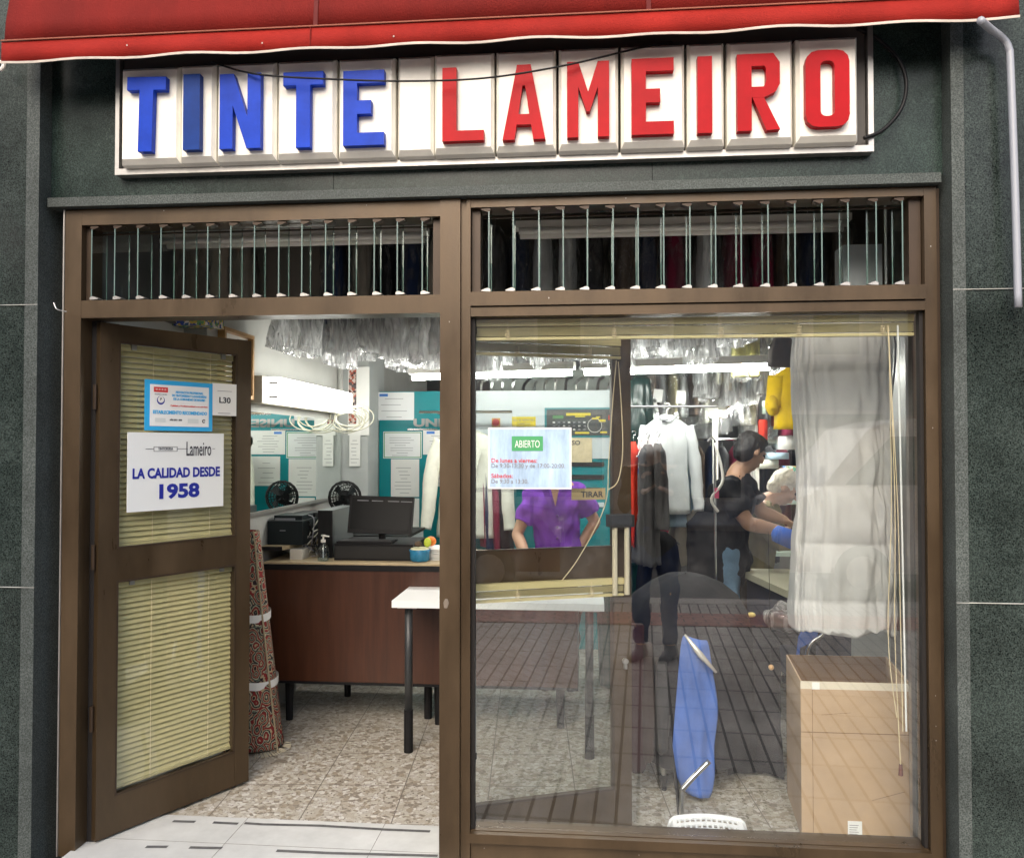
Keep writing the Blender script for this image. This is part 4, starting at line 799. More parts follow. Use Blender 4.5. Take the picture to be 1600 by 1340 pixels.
# ------------------------------------------------------------------ hanging jackets by the machine
def jacket(name, label, cx, y, zt, L, hw, m, seed, ang=0, sleeves=True, lapel=False, group=None, cat='jacket', slw=.048, dz=.0, spread=.07, sl=.60, shade=None, hook=True):
    t = thing(name, label, cat, (cx, y, zt-L), group); X = TR((cx, y, 0)) @ Matrix.Rotation(ang, 4, 'Z')
    b = loft(NB(), [(0,0,zt,hw*.26,.035),(0,0,zt-.035,hw*.62,.05),(0,0,zt-.075,hw*.98,.06),(0,0,zt-.2,hw*.92,.075),(0,0,zt-L*.55,hw*.86,.075),(0,0,zt-L,hw*.98,.085)], 30, .10, 7, seed, .006)
    obj('body', b, m, t, X=X, smooth=True)
    if sleeves:
        for s in (-1, 1):
            b = NB(); pts = curve([(s*hw*.86, 0, zt-.075), (s*(hw+spread*.45), -.01, zt-.28), (s*(hw+spread*.8), -.03, zt-sl*.8), (s*(hw+spread), -.05, zt-sl)], 5)
            tube(b, pts, [slw*1.25-(slw*.4)*i/(len(pts)-1) for i in range(len(pts))], 12, flat=.8)
            for v in b.verts: v.co += Vector((noise.noise(v.co*14), noise.noise(v.co*14+Vector((5,0,0))), 0))*.010
            obj('sleeve', b, m, t, X=X, smooth=True)
    if lapel:
        for s in (-1, 1):
            b = NB(); slab(b, [(s*.02, zt+.0), (s*.075, zt-.06), (s*.11, zt-.17), (s*.035, zt-.40), (s*.004, zt-.42)][::s], -.098, -.088); obj('lapel', b, m, t, X=X)
        for i in range(2): obj('button', tube(NB(), [(.0, -.10, zt-.45-.12*i), (0, -.09, zt-.45-.12*i)], .011, 8), INK, t, X=X)
    else:
        b = NB(); tube(b, curve([(-.055, .02, zt+.01), (-.06, -.03, zt-.005), (0, -.065, zt-.045), (.06, -.03, zt-.005), (.055, .02, zt+.01)], 4), .011, 8, flat=.6); obj('collar', b, m, t, X=X, smooth=True)
        k = NB()
        for i in range(6): put(k, tube(NB(), [(0,-.004,0),(0,0,0)], .0055, 8), TR((.012, -.082, zt-.09-.095*i)))
        obj('placket', put(B(-.004, .028, -.088, -.075, zt-L+.04, zt-.06), k, TR((0,0,0))), m, t, X=X)
    if hook:
        b = NB(); tube(b, curve([(0, 0, zt-.01), (0, 0, zt+.03), (.02, 0, zt+.05), (.012, 0, zt+.075), (-.012, 0, zt+.07)], 4), .004, 6); obj('hanger_hook', b, WHITEP, t, X=X)
    return t
p = P(732, 680, 3.0)
jacket('white_jacket', 'long cream tailored jacket hanging in front of the teal machine', p.x, 3.0, P(732,672,3.0).z, .80, .235, CREAM, 4, lapel=True, slw=.06, spread=.08, sl=.74)
for i, (px, m_, lb) in enumerate(((758, MAR, 'maroon jacket seen edge on beside the cream jacket'), (766, NAVY, 'navy jacket seen edge on beside the cream jacket'), (776, MAR, 'dark red piped jacket seen edge on near the purple blouse'), (785, BL_, 'black jacket seen edge on near the purple blouse'))):
    x = P(px, 800, 3.15).x; z = P(px, 690+i*6, 3.15).z; t = thing('edge_on_jacket', lb, 'jacket', (x, 3.15, z-.8)); obj('body', loft(NB(), [(x,3.15,z,.01,.06),(x,3.15,z-.06,.035,.2),(x+.02,3.15,z-.5,.045,.22),(x+.03,3.15,z-.78,.05,.22)], 20, .2, 6, i, .004), m_, t, smooth=True); hanger(t, x, 3.15, z+.01, .15, R(90))
tob('jacket_rail', tube(NB(), [(P(655,665,3.08).x, 3.08, 1.86), (P(800,665,3.08).x, 3.08, 1.86)], .01, 8), CHROME, 'short rail the cream jacket hangs from', 'rail')
# ------------------------------------------------------------------ counter and what stands on it
YC = 1.52; xc0, xc1 = P(411, 1000, YC).x, P(903, 1050, YC).x; ZC = .93
ct = thing('counter', 'brown wood veneer shop counter with black edging on short black legs', 'counter', ((xc0+xc1)/2, YC+.3, 0))
obj('front_panel', B(xc0+.004, xc1, YC, YC+.02, .25, ZC-.045), WOODC, ct); obj('side_panel', B(xc0+.004, xc0+.024, YC+.021, YC+.66, .25, ZC-.045), WOODC, ct); obj('side_panel', B(xc1-.02, xc1, YC+.021, YC+.66, .25, ZC-.045), WOODC, ct)
obj('top_edging', B(xc0, xc1+.004, YC-.008, YC+.68, ZC-.044, ZC-.012), BLACK, ct, bev=.003); obj('top', B(xc0+.004, xc1, YC-.004, YC+.676, ZC-.0115, ZC), WOODL, ct)
obj('bottom_edging', B(xc0+.002, xc1+.002, YC-.004, YC+.66, .235, .2495), BLACK, ct)
for x in (xc0+.13, xc0+.34, -.85, xc1-.1): obj('leg', tube(NB(), [(x, YC+(.08 if x != xc0+.34 else .55), .235), (x, YC+(.08 if x != xc0+.34 else .55), 0)], [.026,.02], 10), BLACK, ct)
def cx(px, y): return P(px, 860, y).x
# raised shelf with receipt printer
t = thing('monitor_shelf', 'small raised wooden shelf on the left end of the counter', 'shelf', (cx(430,YC+.2), YC+.2, ZC)); xs0, xs1 = cx(396,YC+.1), cx(470,YC+.15)
zs = P(440, 852, YC+.1).z; obj('shelf_board', prism(NB(), [(xs0,YC+.06),(xs1-.08,YC+.06),(xs1+.06,YC+.5),(xs0,YC+.5)], zs-.022, zs), WOODL, t, bev=.002); obj('shelf_edge', prism(NB(), [(xs0,YC+.055),(xs1-.08,YC+.055),(xs1-.08,YC+.0598),(xs0,YC+.0598)], zs-.024, zs-.002), BLACK, t)
obj('shelf_leg', B(cx(455,YC+.12), cx(474,YC+.12), YC+.10, YC+.42, ZC, zs-.0225), mat('shelf_cream', (.6,.57,.5), .6), t)
xp0, xp1 = cx(420,YC+.15), cx(474,YC+.15); t = thing('receipt_printer', 'black receipt printer on the raised shelf', 'printer', ((xp0+xp1)/2, YC+.25, zs)); zp = P(440, 813, YC+.15).z
DK = mat('printer_shell', (.012,.018,.02), .45, spec=.25)
obj('printer_body', B(xp0, xp1, YC+.13, YC+.40, zs+.001, zp), DK, t, bev=.012); obj('printer_lid', B(xp0+.02, xp1-.02, YC+.18, YC+.38, zp, zp+.028), DK, t, bev=.01); obj('paper_slot', B(xp0+.03, xp1-.06, YC+.165, YC+.175, zp-.002, zp+.012), INKG, t); obj('badge', B(xp0+.075, xp0+.11, YC+.1285, YC+.1295, zp-.06, zp-.055), INKG, t)
t = thing('pc_tower', 'dark grey computer tower standing behind the sanitiser bottle', 'computer', (cx(515,YC+.35), YC+.35, ZC)); xt0, xt1 = cx(497,YC+.2), cx(547,YC+.5); zz = P(515, 797, YC+.2).z
obj('case', prism(NB(), [(cx(497,YC+.2),YC+.2),(cx(519,YC+.2),YC+.2),(cx(552,YC+.62),YC+.62),(cx(532,YC+.62),YC+.62)], ZC, zz), mat('tower_grey', (.11,.125,.13), .4, .3), t, bev=.004); obj('front_bezel', B(cx(497,YC+.19), cx(519,YC+.19), YC+.185, YC+.1985, ZC, zz), BLACK, t)
tob('card_terminal', B(cx(462,YC+.45), cx(495,YC+.45), YC+.42, YC+.6, ZC, P(480,800,YC+.45).z), BLACK, 'black box behind the receipt printer', 'box', bev=.008)
t = thing('cash_drawer', 'black cash drawer under the computer monitor', 'cash drawer', (cx(580,YC+.3), YC+.3, ZC)); a0, a1 = cx(522,YC+.1), cx(645,YC+.1); zd = P(580, 850, YC+.1).z
obj('drawer_case', B(a0, a1, YC+.1, YC+.5, ZC, zd), BLACK, t, bev=.004); obj('drawer_front', B(a0+.008, a1-.008, YC+.094, YC+.0995, ZC+.012, zd-.012), BLACKM, t, bev=.002)
t = thing('computer_monitor', 'black flat computer monitor tilted on the cash drawer', 'monitor', (cx(597,YC+.3), YC+.3, zd)); ym = YC+.28
m0, m1 = P(546, 776, ym), P(645, 833, ym); X = TR(((m0.x+m1.x)/2, ym, (m0.z+m1.z)/2)) @ Matrix.Rotation(R(-12), 4, 'X') @ Matrix.Rotation(R(1.5), 4, 'Y'); hw, hh = (m1.x-m0.x)/2, (m0.z-m1.z)/2+.004
obj('housing', B(-hw, hw, -.012, .02, -hh, hh), BLACK, t, X=X, bev=.004); obj('screen', B(-hw+.014, hw-.014, -.014, -.0125, -hh+.02, hh-.014), mat('dark_screen', (.004,.005,.006), .35, spec=.15), t, X=X); 
k = NB()
for u in (-.15, -.06, .04, .12): box(k, u, u+.07, -.0152, -.0142, hh-.032, hh-.027)
obj('screen_bar', k, INKG, t, X=X)
obj('monitor_neck', tube(NB(), [((m0.x+m1.x)/2, ym+.03, zd+.008), ((m0.x+m1.x)/2, ym+.03, zd+.14)], .022, 10), BLACK, t); obj('monitor_foot', tube(NB(), [((m0.x+m1.x)/2, ym, zd), ((m0.x+m1.x)/2, ym, zd+.010)], .10, 20), BLACK, t)
t = thing('keyboard', 'black keyboard lying on the cash drawer', 'keyboard', (a0+.18, YC+.17, zd)); obj('key_bed', B(a0+.01, a0+.34, YC+.11, YC+.21, zd+.0005, zd+.014), BLACK, t, bev=.002)
for i in range(4): obj('key_row', B(a0+.018, a0+.332, YC+.118+i*.022, YC+.135+i*.022, zd+.0142, zd+.019), mat('keys', (.035,.035,.037), .5), t)
t = thing('sanitiser_bottle', 'clear pump bottle of hand sanitiser on the counter', 'bottle', (cx(505,YC+.07), YC+.07, ZC)); bx = cx(505, YC+.07); by = YC+.07
zq = P(505, 850, by).z; hB = zq-ZC
obj('bottle', lathe(NB(), (bx, by, ZC), [(.030,.0),(.034,.006),(.034,hB*.72),(.028,hB*.9),(.012,hB),(.012,hB+.012)], 18), glassmat('clear_bottle', .12, (.82,.88,.9)), t, smooth=True)
obj('gel', lathe(NB(), (bx, by, ZC+.004), [(.027,.0),(.031,.005),(.031,hB*.5)], 16), glassmat('gel', .05, (.75,.82,.85)), t); obj('pump', lathe(NB(), (bx, by, ZC+hB+.012), [(.014,0),(.014,.016),(.005,.018),(.005,.035),(.012,.036),(.012,.043)], 12), WHITEP, t); obj('nozzle', tube(NB(), [(bx,by,ZC+hB+.05),(bx+.035,by,ZC+hB+.046)], .005, 6), WHITEP, t)
obj('dip_tube', tube(NB(), [(bx, by, ZC+.02), (bx, by, ZC+hB)], .003, 6), WHITEP, t)
t = thing('plastic_tub', 'round blue plastic tub on the counter beside the cash drawer', 'tub', (cx(656,YC+.1), YC+.1, ZC)); tx = cx(656,YC+.1); obj('tub', lathe(NB(), (tx, YC+.1, ZC), [(.045,0),(.057,.01),(.058,.055),(.062,.07),(.055,.071),(.05,.05)], 20), mat('tub_blue', (.02,.18,.34), .25, var=.3, vscale=30), t, smooth=True)
obj('tub_lid', lathe(NB(), (tx, YC+.1, ZC+.071), [(.056,0),(.05,.008)], 18), mat('tub_cream', (.6,.6,.38), .5), t)
rg = random.Random(9)
for i, (dx, dz, m_, lb) in enumerate(((-.01,.1,BRN,'brown knot of yarn on the blue tub'),(.045,.11,mat('lime', (.5,.6,.05), .5),'lime green bobbin leaning on the blue tub'))): tob('thread_spool', ball(NB(), (tx+dx, YC+.1, ZC+dz), .022, (1,1,1.3 if i else .8), 10), m_, lb, 'spool', smooth=True)
tob('orange', ball(NB(), (cx(673,YC+.2), YC+.2, ZC+.105), .033, (1,1,.9), 14), mat('orange_fruit', (.75,.2,.02), .5), 'orange fruit on the papers at the mullion end of the counter', 'orange', smooth=True)
t = thing('paper_stack', 'crumpled stack of white papers on the counter behind the blue tub', 'papers', (cx(680,YC+.25), YC+.25, ZC))
for i in range(7): z = ZC+.001+i*.010; obj('paper_sheet', B(cx(664,YC+.2)+random.uniform(-.01,.01), cx(664,YC+.2)+.22, YC+.14+random.uniform(-.01,.01), YC+.34, z, z+.006), PAPER, t, X=Matrix.Translation((0,0,0)))
# desk fan
t = thing('desk_fan', 'black round desk fan behind the computer tower', 'fan', (cx(540,YC+.85), YC+.75, ZC)); fc = P(540, 772, 2.45); 
k = NB()
for r_, dy in ((.11,0),(.1,.03),(.085,.05),(.06,.065),(.11,-.03),(.1,-.05)): tube(k, [(fc.x+r_*math.cos(R(a_)), 2.45+dy, fc.z-.02+r_*math.sin(R(a_))) for a_ in range(0, 361, 20)], .006 if r_ > .1 else .0035, 5, False)
for i in range(28): a_ = R(i*360/28); tube(k, [(fc.x+.02*math.cos(a_), 2.38, fc.z-.02+.02*math.sin(a_)), (fc.x+.1*math.cos(a_), 2.405, fc.z-.02+.1*math.sin(a_)), (fc.x+.11*math.cos(a_), 2.45, fc.z-.02+.11*math.sin(a_)), (fc.x+.06*math.cos(a_), 2.51, fc.z-.02+.06*math.sin(a_))], .0022, 4)
obj('grille', k, BLACK, t); obj('motor', tube(NB(), [(fc.x, 2.44, fc.z-.02), (fc.x, 2.56, fc.z-.02)], [.05,.035], 14), BLACK, t); obj('fan_stand', tube(NB(), [(fc.x, 2.52, fc.z-.03), (fc.x, 2.50, 1.03)], .014, 8), BLACK, t); obj('fan_foot', tube(NB(), [(fc.x, 2.5, 1.0), (fc.x, 2.5, 1.03)], .08, 16), BLACK, t)
for i in range(4): a_ = R(45+90*i); b = NB(); quad(b, [(fc.x+.015*math.cos(a_-.3), 2.43, fc.z-.02+.015*math.sin(a_-.3)), (fc.x+.095*math.cos(a_-.35), 2.42, fc.z-.02+.095*math.sin(a_-.35)), (fc.x+.095*math.cos(a_+.35), 2.46, fc.z-.02+.095*math.sin(a_+.35)), (fc.x+.015*math.cos(a_+.3), 2.44, fc.z-.02+.015*math.sin(a_+.3))]); obj('fan_blade', b, DK, t)
t = thing('side_cabinet', 'grey side cabinet behind the counter carrying the fan', 'cabinet', (-1.5, 2.5, 0)); obj('cabinet_body', B(-1.85, -1.2, 2.32, 2.9, 0, .98), LGREY, t, bev=.005); obj('cabinet_top', B(-1.86, -1.19, 2.31, 2.91, .981, 1.0), BLACK, t)
# cables on the counter
for i in range(4):
    q = random.Random(i); x = cx(484, YC+.2); pts = [(x+q.uniform(-.06,.05), YC+.22+q.uniform(-.05,.1), ZC+.01+.28*(1-k/6)*abs(math.sin(k+i))) for k in range(7)]
    tob('loose_cable', tube(NB(), curve(pts, 5), .0035, 5), [BLACK, INKG, mat('cream_cable', (0,0,0)), BLACK][i], 'loose cable tangled beside the computer tower', 'cable', 'cables tangled beside the computer tower', smooth=True)
# rug
t = thing('rolled_rug', 'rolled red and cream patterned rug tied with white tape, leaning in the corner', 'rug', (-1.7, 1.2, 0))
rp = [Q(400,1158,.0), None]; ra = Vector((P(392,1150,1.12).x-.0, 1.16, 0)); rb = Vector((P(392,830,1.30).x-.05, 1.34, P(392,830,1.30).z))
b = NB(); nr = 18; sg_ = 40; rings = []
for i in range(nr+1):
    f = i/nr; c = ra.lerp(rb, f); r0 = .155-.075*f
    rings.append([b.verts.new((c.x+r0*(1+.25*(k/sg_)*(1-f))*math.cos(2*math.pi*k/sg_-.6), c.y+r0*.8*math.sin(2*math.pi*k/sg_-.6), c.z+(.02*math.cos(2*math.pi*k/sg_) if i == 0 else 0))) for k in range(sg_+1)])
for r1, r2 in zip(rings, rings[1:]):
    for k in range(sg_): b.faces.new((r1[k], r1[k+1], r2[k+1], r2[k]))
b = evald(b, [('SOLIDIFY', dict(thickness=.012, offset=-1))]); obj('pile', b, RUG, t, smooth=True)
b = NB(); e_ = [r[-1].co.copy() if False else Vector((ra.lerp(rb, i/nr).x+(.155-.075*i/nr)*(1+.25*(1-i/nr))*math.cos(-.6+.02), ra.lerp(rb, i/nr).y+(.155-.075*i/nr)*.8*math.sin(-.6)-.006, ra.lerp(rb, i/nr).z)) for i, r in enumerate(range(nr+1))]
tube(b, e_, .005, 6); obj('border_edge', b, mat('rug_border', (.36,.29,.18), .9), t)
b = NB()
for i in range(30): a_ = random.uniform(-1.2, .6); tube(b, [(ra.x+.16*math.cos(a_), ra.y+.13*math.sin(a_)-.01, .012), (ra.x+.2*math.cos(a_), ra.y+.17*math.sin(a_)-.01, .003)], .0022, 4)
obj('fringe', b, RUGE, t)
tag(bpy.data.objects[t.name].children[0], None)
for f in (.30, .60):
    c = ra.lerp(rb, f); r0 = (.155-.075*f)*1.10; b = NB(); rg_ = [[b.verts.new((c.x+r0*math.cos(R(a_))*1.0, c.y+r0*.83*math.sin(R(a_)), c.z+dz+.01*math.sin(R(a_*2)))) for a_ in range(0, 360, 15)] for dz in (-.02, .022)]
    for k in range(24): b.faces.new((rg_[0][k], rg_[0][(k+1) % 24], rg_[1][(k+1) % 24], rg_[1][k]))
    obj('tie_tape', b, PAPER, t)
# white table
tb = thing('white_table', 'white topped table with black adjustable legs in the middle of the shop', 'table', (-.5, 1.15, 0)); zt_ = .80
ta = [Q(612,938,zt_), Q(655,905,zt_)]; x0, y0 = ta[0].x, ta[0].y; x1 = Q(944,942,zt_).x; y1 = ta[1].y
obj('table_top', B(x0, x1, y0, y1, zt_-.036, zt_), mat('table_white', (.80,.82,.82), .3), tb, bev=.003)
for x, y in ((x0+.075, y0+.07), (x0+.075, y1-.07), (x1-.075, y0+.07), (x1-.075, y1-.07)):
    l = obj('leg', tube(NB(), [(x, y, zt_-.0365), (x, y, .22)], .021, 14), mat('leg_grey', (.03,.033,.036), .4), tb, smooth=True); f = obj('leg_foot', tube(NB(), [(x, y, .2195), (x, y, 0)], .024, 14), BLACK, tb); f.parent = l
    f = obj('mounting_plate', B(x-.05, x+.05, y-.05, y+.05, zt_-.044, zt_-.037), ALU, tb); f.parent = l
# ------------------------------------------------------------------ people
def V(*a): return Vector(a)
def capsule(b, pts, rad, seg=14, flat=1.0, up=None):
    tube(b, pts, rad, seg, True, flat, up); rad = rad if isinstance(rad, (list, tuple)) else [rad]*len(pts)
    for p, r in ((pts[0], rad[0]), (pts[-1], rad[-1])): ball(b, Vector(p), r*.98*(1 if flat == 1 else flat), seg=12)
def solid(b, vox=.008, wr=0, ws=9, sm=4):
    b = evald(b, [('REMESH', dict(mode='VOXEL', voxel_size=vox, use_smooth_shade=True)), ('SMOOTH', dict(factor=.6, iterations=sm))])
    if wr:
        b.normal_update()
        for v in b.verts: v.co += v.normal*wr*(noise.noise(v.co*ws)+.6*noise.noise(Vector((v.co.x*ws*2.2, v.co.y*ws*2.2, v.co.z*ws*.8))))
    return b
def hand(b, w, d, side, curl=.5, s=1.0):      # w wrist, d direction of the hand, side = unit vector towards the thumb
    d = d.normalized(); side = (side-d*side.dot(d)).normalized(); n = d.cross(side)
    pc = w+d*.045*s; rot = Matrix((( d.x, side.x, n.x, 0), (d.y, side.y, n.y, 0), (d.z, side.z, n.z, 0), (0,0,0,1)))
    ball(b, pc, 1, (.052*s, .040*s, .016*s), 12, rot)
    for i, (o, l) in enumerate(((.030,.070),(.010,.080),(-.010,.074),(-.029,.058))):
        p0 = w+d*.078*s+side*o*s; c = curl*.5; a = p0+d*l*.45*s-n*l*.12*c*s; e = a+(d*math.cos(c)-n*math.sin(c))*l*.32*s; f = e+(d*math.cos(c*2)-n*math.sin(c*2))*l*.25*s
        capsule(b, [p0-d*.02*s, p0, a, e, f], [.0095*s,.0095*s,.0085*s,.008*s,.0065*s], 8)
    t0 = w+d*.02*s+side*.025*s; capsule(b, [t0, t0+(d*.6+side*.7)*.034*s, t0+(d*.85+side*.6)*.062*s], [.012*s,.0105*s,.008*s], 8)
def headmesh(b, c, f, s=1.0, upv=None):
    f = f.normalized(); u = Vector((0,0,1)) if upv is None else upv; u = (u-f*u.dot(f)).normalized(); r = f.cross(u)
    rot = Matrix(((f.x, r.x, u.x, 0), (f.y, r.y, u.y, 0), (f.z, r.z, u.z, 0), (0,0,0,1))); L = lambda x, y, z: c+(f*x+r*y+u*z)*s
    ball(b, L(-.012,0,.025), s, (.096,.077,.092), 16, rot); ball(b, L(.022,0,-.03), s, (.066,.060,.075), 14, rot); ball(b, L(.045,0,-.085), s, (.034,.034,.026), 10, rot)
    capsule(b, [L(.086,0,.015), L(.106,0,-.022)], [.010*s,.014*s], 8); ball(b, L(.088,0,-.052), s, (.012,.024,.007), 8, rot); ball(b, L(.086,0,-.066), s, (.012,.02,.007), 8, rot)
    for k in (-1, 1):
        ball(b, L(-.005,k*.080,-.005), s, (.018,.009,.032), 8, rot); ball(b, L(.084,k*.030,.026), s, (.012,.022,.008), 8, rot); ball(b, L(.07,k*.042,-.02), s, (.02,.02,.022), 8, rot)
    return L, rot
def person(label, J, face, shirt=None, sleeve='short', legs=None, hair=None, hairstyle='short', skin=SKIN, group=None, shoes=None, hands=(.5,.5), base=None, build=1.0, shirt2=None, name='person', beltz=None):
    J = {k: Vector(v) for k, v in J.items()}; base = base or (J['pelvis'].x, J['pelvis'].y, 0); t = thing(name, label, 'person', base, group)
    b = NB(); L, rot = headmesh(b, J['head'], Vector(face)); side = (J['shR']-J['shL']).normalized()
    capsule(b, [J['neck'], J['head']-Vector((0,0,.05))], [.062,.055], 12)
    capsule(b, curve([J['pelvis'], (J['pelvis']+J['chest'])/2, J['chest'], J['neck']-Vector((0,0,.03))], 4), [.10*build]*4+[.105*build]*4+[.115*build]*3+[.09,.06], 16, 1.3, side)
    for s in 'LR':
        sh, el, wr = J['sh'+s], J['el'+s], J['wr'+s]
        capsule(b, [J['neck']-Vector((0,0,.05)), sh, sh.lerp(el,.3), el], [.06,.057*build,.050*build,.040*build]); capsule(b, [el, el.lerp(wr,.3), wr], [.041*build,.042*build,.026*build])
        d = wr-el; k = side*(1 if s == 'L' else -1)+Vector((0,0,.6)); hand(b, wr, d+Vector((0,0,-.05)), k, hands[0])
        hp, kn, an = J.get('hip'+s), J.get('kn'+s), J.get('an'+s)
        if hp is not None:
            capsule(b, [hp, hp.lerp(kn,.4), kn], [.088,.078,.054]); capsule(b, [kn, kn.lerp(an,.35), an], [.053,.056,.036]); ball(b, an+Vector((0,0,-.03)), .04)
    obj('body', solid(b, .0085, 0, sm=2), skin, t, smooth=True)
    for k in (-1, 1): obj('eye', ball(NB(), L(.083, k*.031, .008), .0105, seg=8), mat('eye_dark', (.03,.02,.015), .2), t, smooth=True)
    if shirt:
        b = NB(); capsule(b, curve([J['pelvis']+Vector((0,0,-.05)), (J['pelvis']+J['chest'])/2, J['chest'], J['neck']-Vector((0,0,.055))], 4), [.128*build]*4+[.128*build]*4+[.132*build]*3+[.11,.068], 18, 1.33, side)
        for s in 'LR':
            sh, el, wr = J['sh'+s], J['el'+s], J['wr'+s]
            if sleeve == 'short': capsule(b, [J['neck']-Vector((0,0,.075)), sh, sh.lerp(el,.4)], [.07,.074*build,.068*build]); tube(b, [sh.lerp(el,.35), sh.lerp(el,.68)], [.072*build,.076*build], 16)
            else: capsule(b, [J['neck']-Vector((0,0,.075)), sh, el], [.07,.072*build,.056*build]); tube(b, [el, wr], [.056*build,.042], 14)
        obj('shirt', solid(b, .009, .019, 12, 3), shirt, t, smooth=True)
    if legs and 'hipL' in J:
        b = NB(); capsule(b, [J['hipL']+Vector((0,0,.06)), J['hipR']+Vector((0,0,.06))], .112)
        for s in 'LR': capsule(b, [J['hip'+s], J['hip'+s].lerp(J['kn'+s],.5), J['kn'+s]], [.104,.088,.068]); tube(b, [J['kn'+s], J['kn'+s].lerp(J['an'+s],.4), J['an'+s]+Vector((0,0,.03))], [.068,.066,.052], 16); ball(b, J['kn'+s], .067)
        obj('trousers', solid(b, .011, .016, 11, 3), legs, t, smooth=True)
    if 'anL' in J:
        for s in 'LR':
            an = J['an'+s]; f2 = Vector(J.get('toe', Vector(face))); f2.z = 0; f2.normalize(); b = NB()
            capsule(b, [an+Vector((0,0,.0)), an+Vector((0,0,-.035))], [.046,.05]); capsule(b, [Vector((an.x,an.y,an.z-.052))-f2*.05, Vector((an.x,an.y,an.z-.05))+f2*.06, Vector((an.x,an.y,an.z-.06))+f2*.16], [.040,.046,.034], 12)
            obj('shoe', solid(b, .01, 0, sm=2), shoes or BLACK, t, smooth=True)
    if hair:
        b = NB(); ball(b, L(-.020,0,.042), 1, (.100,.088,.090), 16, rot); ball(b, L(-.05,0,-.01), 1, (.068,.080,.08), 14, rot); ball(b, L(.03,0,.092), 1, (.055,.066,.032), 12, rot)
        if hairstyle == 'bob': 
            for k in (-1, 1): ball(b, L(-.02,k*.068,-.02), 1, (.06,.03,.09), 12, rot)
        b = solid(b, .008, .007, 42, 1)
        obj('hair', b, hair, t, smooth=True)
    return t, L
HB_ = mat('black_hair', (.012,.010,.010), .5, var=.5, vscale=70, bump=.5, bscale=160); HW_ = mat('white_hair', (.62,.57,.48), .6, var=.2, vscale=60, bump=.5, bscale=160)
PURP = cloth('blouse_purple', (.20,.055,.46), .12)
# woman behind the counter, leaning on one hand, the other on her hip
yw = 2.42
def at(px, py, y): return P(px, py, y)
nk = at(868,742,yw); 
J = dict(head=nk+V(-.01,-.04,.15), neck=nk, chest=at(866,800,yw), pelvis=at(872,905,yw+.05), shL=at(832,775,yw), shR=at(904,770,yw), elL=at(808,835,yw-.05), elR=at(930,815,yw+.08), wrL=at(829,885,yw-.24), wrR=at(900,862,yw+.02),
  hipL=at(852,935,yw+.05), hipR=at(892,935,yw+.05), knL=at(852,1020,yw), knR=at(892,1020,yw), anL=V(0,0,0), anR=V(0,0,0))
for s in 'LR':
    J['kn'+s].z = .46; J['hip'+s].z = .76; J['an'+s] = V(J['kn'+s].x, yw+.05, .08)
J['pelvis'].z = .93
w_, Lw = person('woman in a purple short sleeved button blouse leaning on the counter', J, (0,-1,-.1), PURP, 'short', BL_, HB_, 'bob', SKIN, build=.95)
for i in range(5): p = at(872, 803+i*17, yw); obj('blouse_button', tube(NB(), [(p.x,yw-.175,p.z),(p.x,yw-.14,p.z)], .009, 10), mat('purple_button', (.09,.02,.2), .3), w_)
for s in (-1, 1):
    b = NB(); a_ = nk+V(0, 0, -.03); slab(b, [(a_.x+s*.055, a_.z+.03), (a_.x+s*.11, a_.z-.01), (a_.x+s*.055, a_.z-.13), (a_.x+s*.006, a_.z-.21)][::s], yw-.158, yw-.148); obj('collar_flap', b, PURP, w_)
b = NB(); slab(b, [(nk.x-.045, nk.z-.01), (nk.x+.045, nk.z-.01), (nk.x+.004, nk.z-.20)], yw-.150, yw-.140); obj('neckline_skin', b, SKIN, w_)
obj('necklace', tube(NB(), [(nk.x+.05*math.sin(R(a_)), yw-.10-.05*math.cos(R(a_)), nk.z-.01-.03*math.cos(R(a_))) for a_ in range(-90, 91, 15)], .0016, 4), GOLDW, w_)
# man in black T-shirt bending over the ironing table, facing right and away
ym_ = 2.35
sh = at(1140,752,ym_)
J = dict(head=at(1172,706,ym_)+V(0,-.02,0), neck=at(1152,738,ym_), chest=at(1140,792,ym_), pelvis=at(1130,880,ym_), shL=at(1162,760,ym_+.16), shR=at(1134,766,ym_-.17), elL=at(1190,800,ym_+.12), elR=at(1170,818,ym_-.20), wrL=at(1226,812,ym_+.10), wrR=at(1222,829,ym_-.14),
  hipL=at(1132,905,ym_+.08), hipR=at(1130,905,ym_-.09), knL=at(1132,1000,ym_+.12), knR=at(1140,1000,ym_-.1), anL=V(0,0,0), anR=V(0,0,0), toe=(1,.1,0))
for s in 'LR': J['hip'+s].z = .84; J['kn'+s].z = .46; J['an'+s] = V(J['kn'+s].x-.03, J['kn'+s].y, .08)
J['pelvis'].z = .90
man, Lm = person('man with black hair in a black T-shirt and jeans at the ironing table', J, (.85,.42,-.45), BL_, 'short', cloth('jeans', (.14,.24,.36), .25), HB_, 'short', SKIN2, shoes=BLACK, build=1.12)
yo = 2.75
J = dict(head=at(1226,762,yo), neck=at(1200,782,yo), chest=at(1188,812,yo), pelvis=at(1172,882,yo), shL=at(1202,792,yo+.18), shR=at(1190,800,yo-.18), elL=at(1222,845,yo+.2), elR=at(1216,850,yo-.2), wrL=at(1252,838,yo+.1), wrR=at(1256,842,yo-.15),
  hipL=at(1176,900,yo+.1), hipR=at(1176,900,yo-.1), knL=at(1235,900,yo+.12), knR=at(1235,900,yo-.12), anL=V(0,0,0), anR=V(0,0,0), toe=(1,0,0))
for s in 'LR': J['hip'+s].z = .56; J['kn'+s].z = .52; J['an'+s] = V(J['kn'+s].x+.02, J['kn'+s].y, .08)
J['pelvis'].z = .62
old, Lo = person('white haired elderly person in an olive top sitting bowed at sewing work', J, (.85,-.15,-.6), cloth('olive_top', (.24,.2,.1), .12), 'long', BRN, HW_, 'short', SKIN, build=.98)
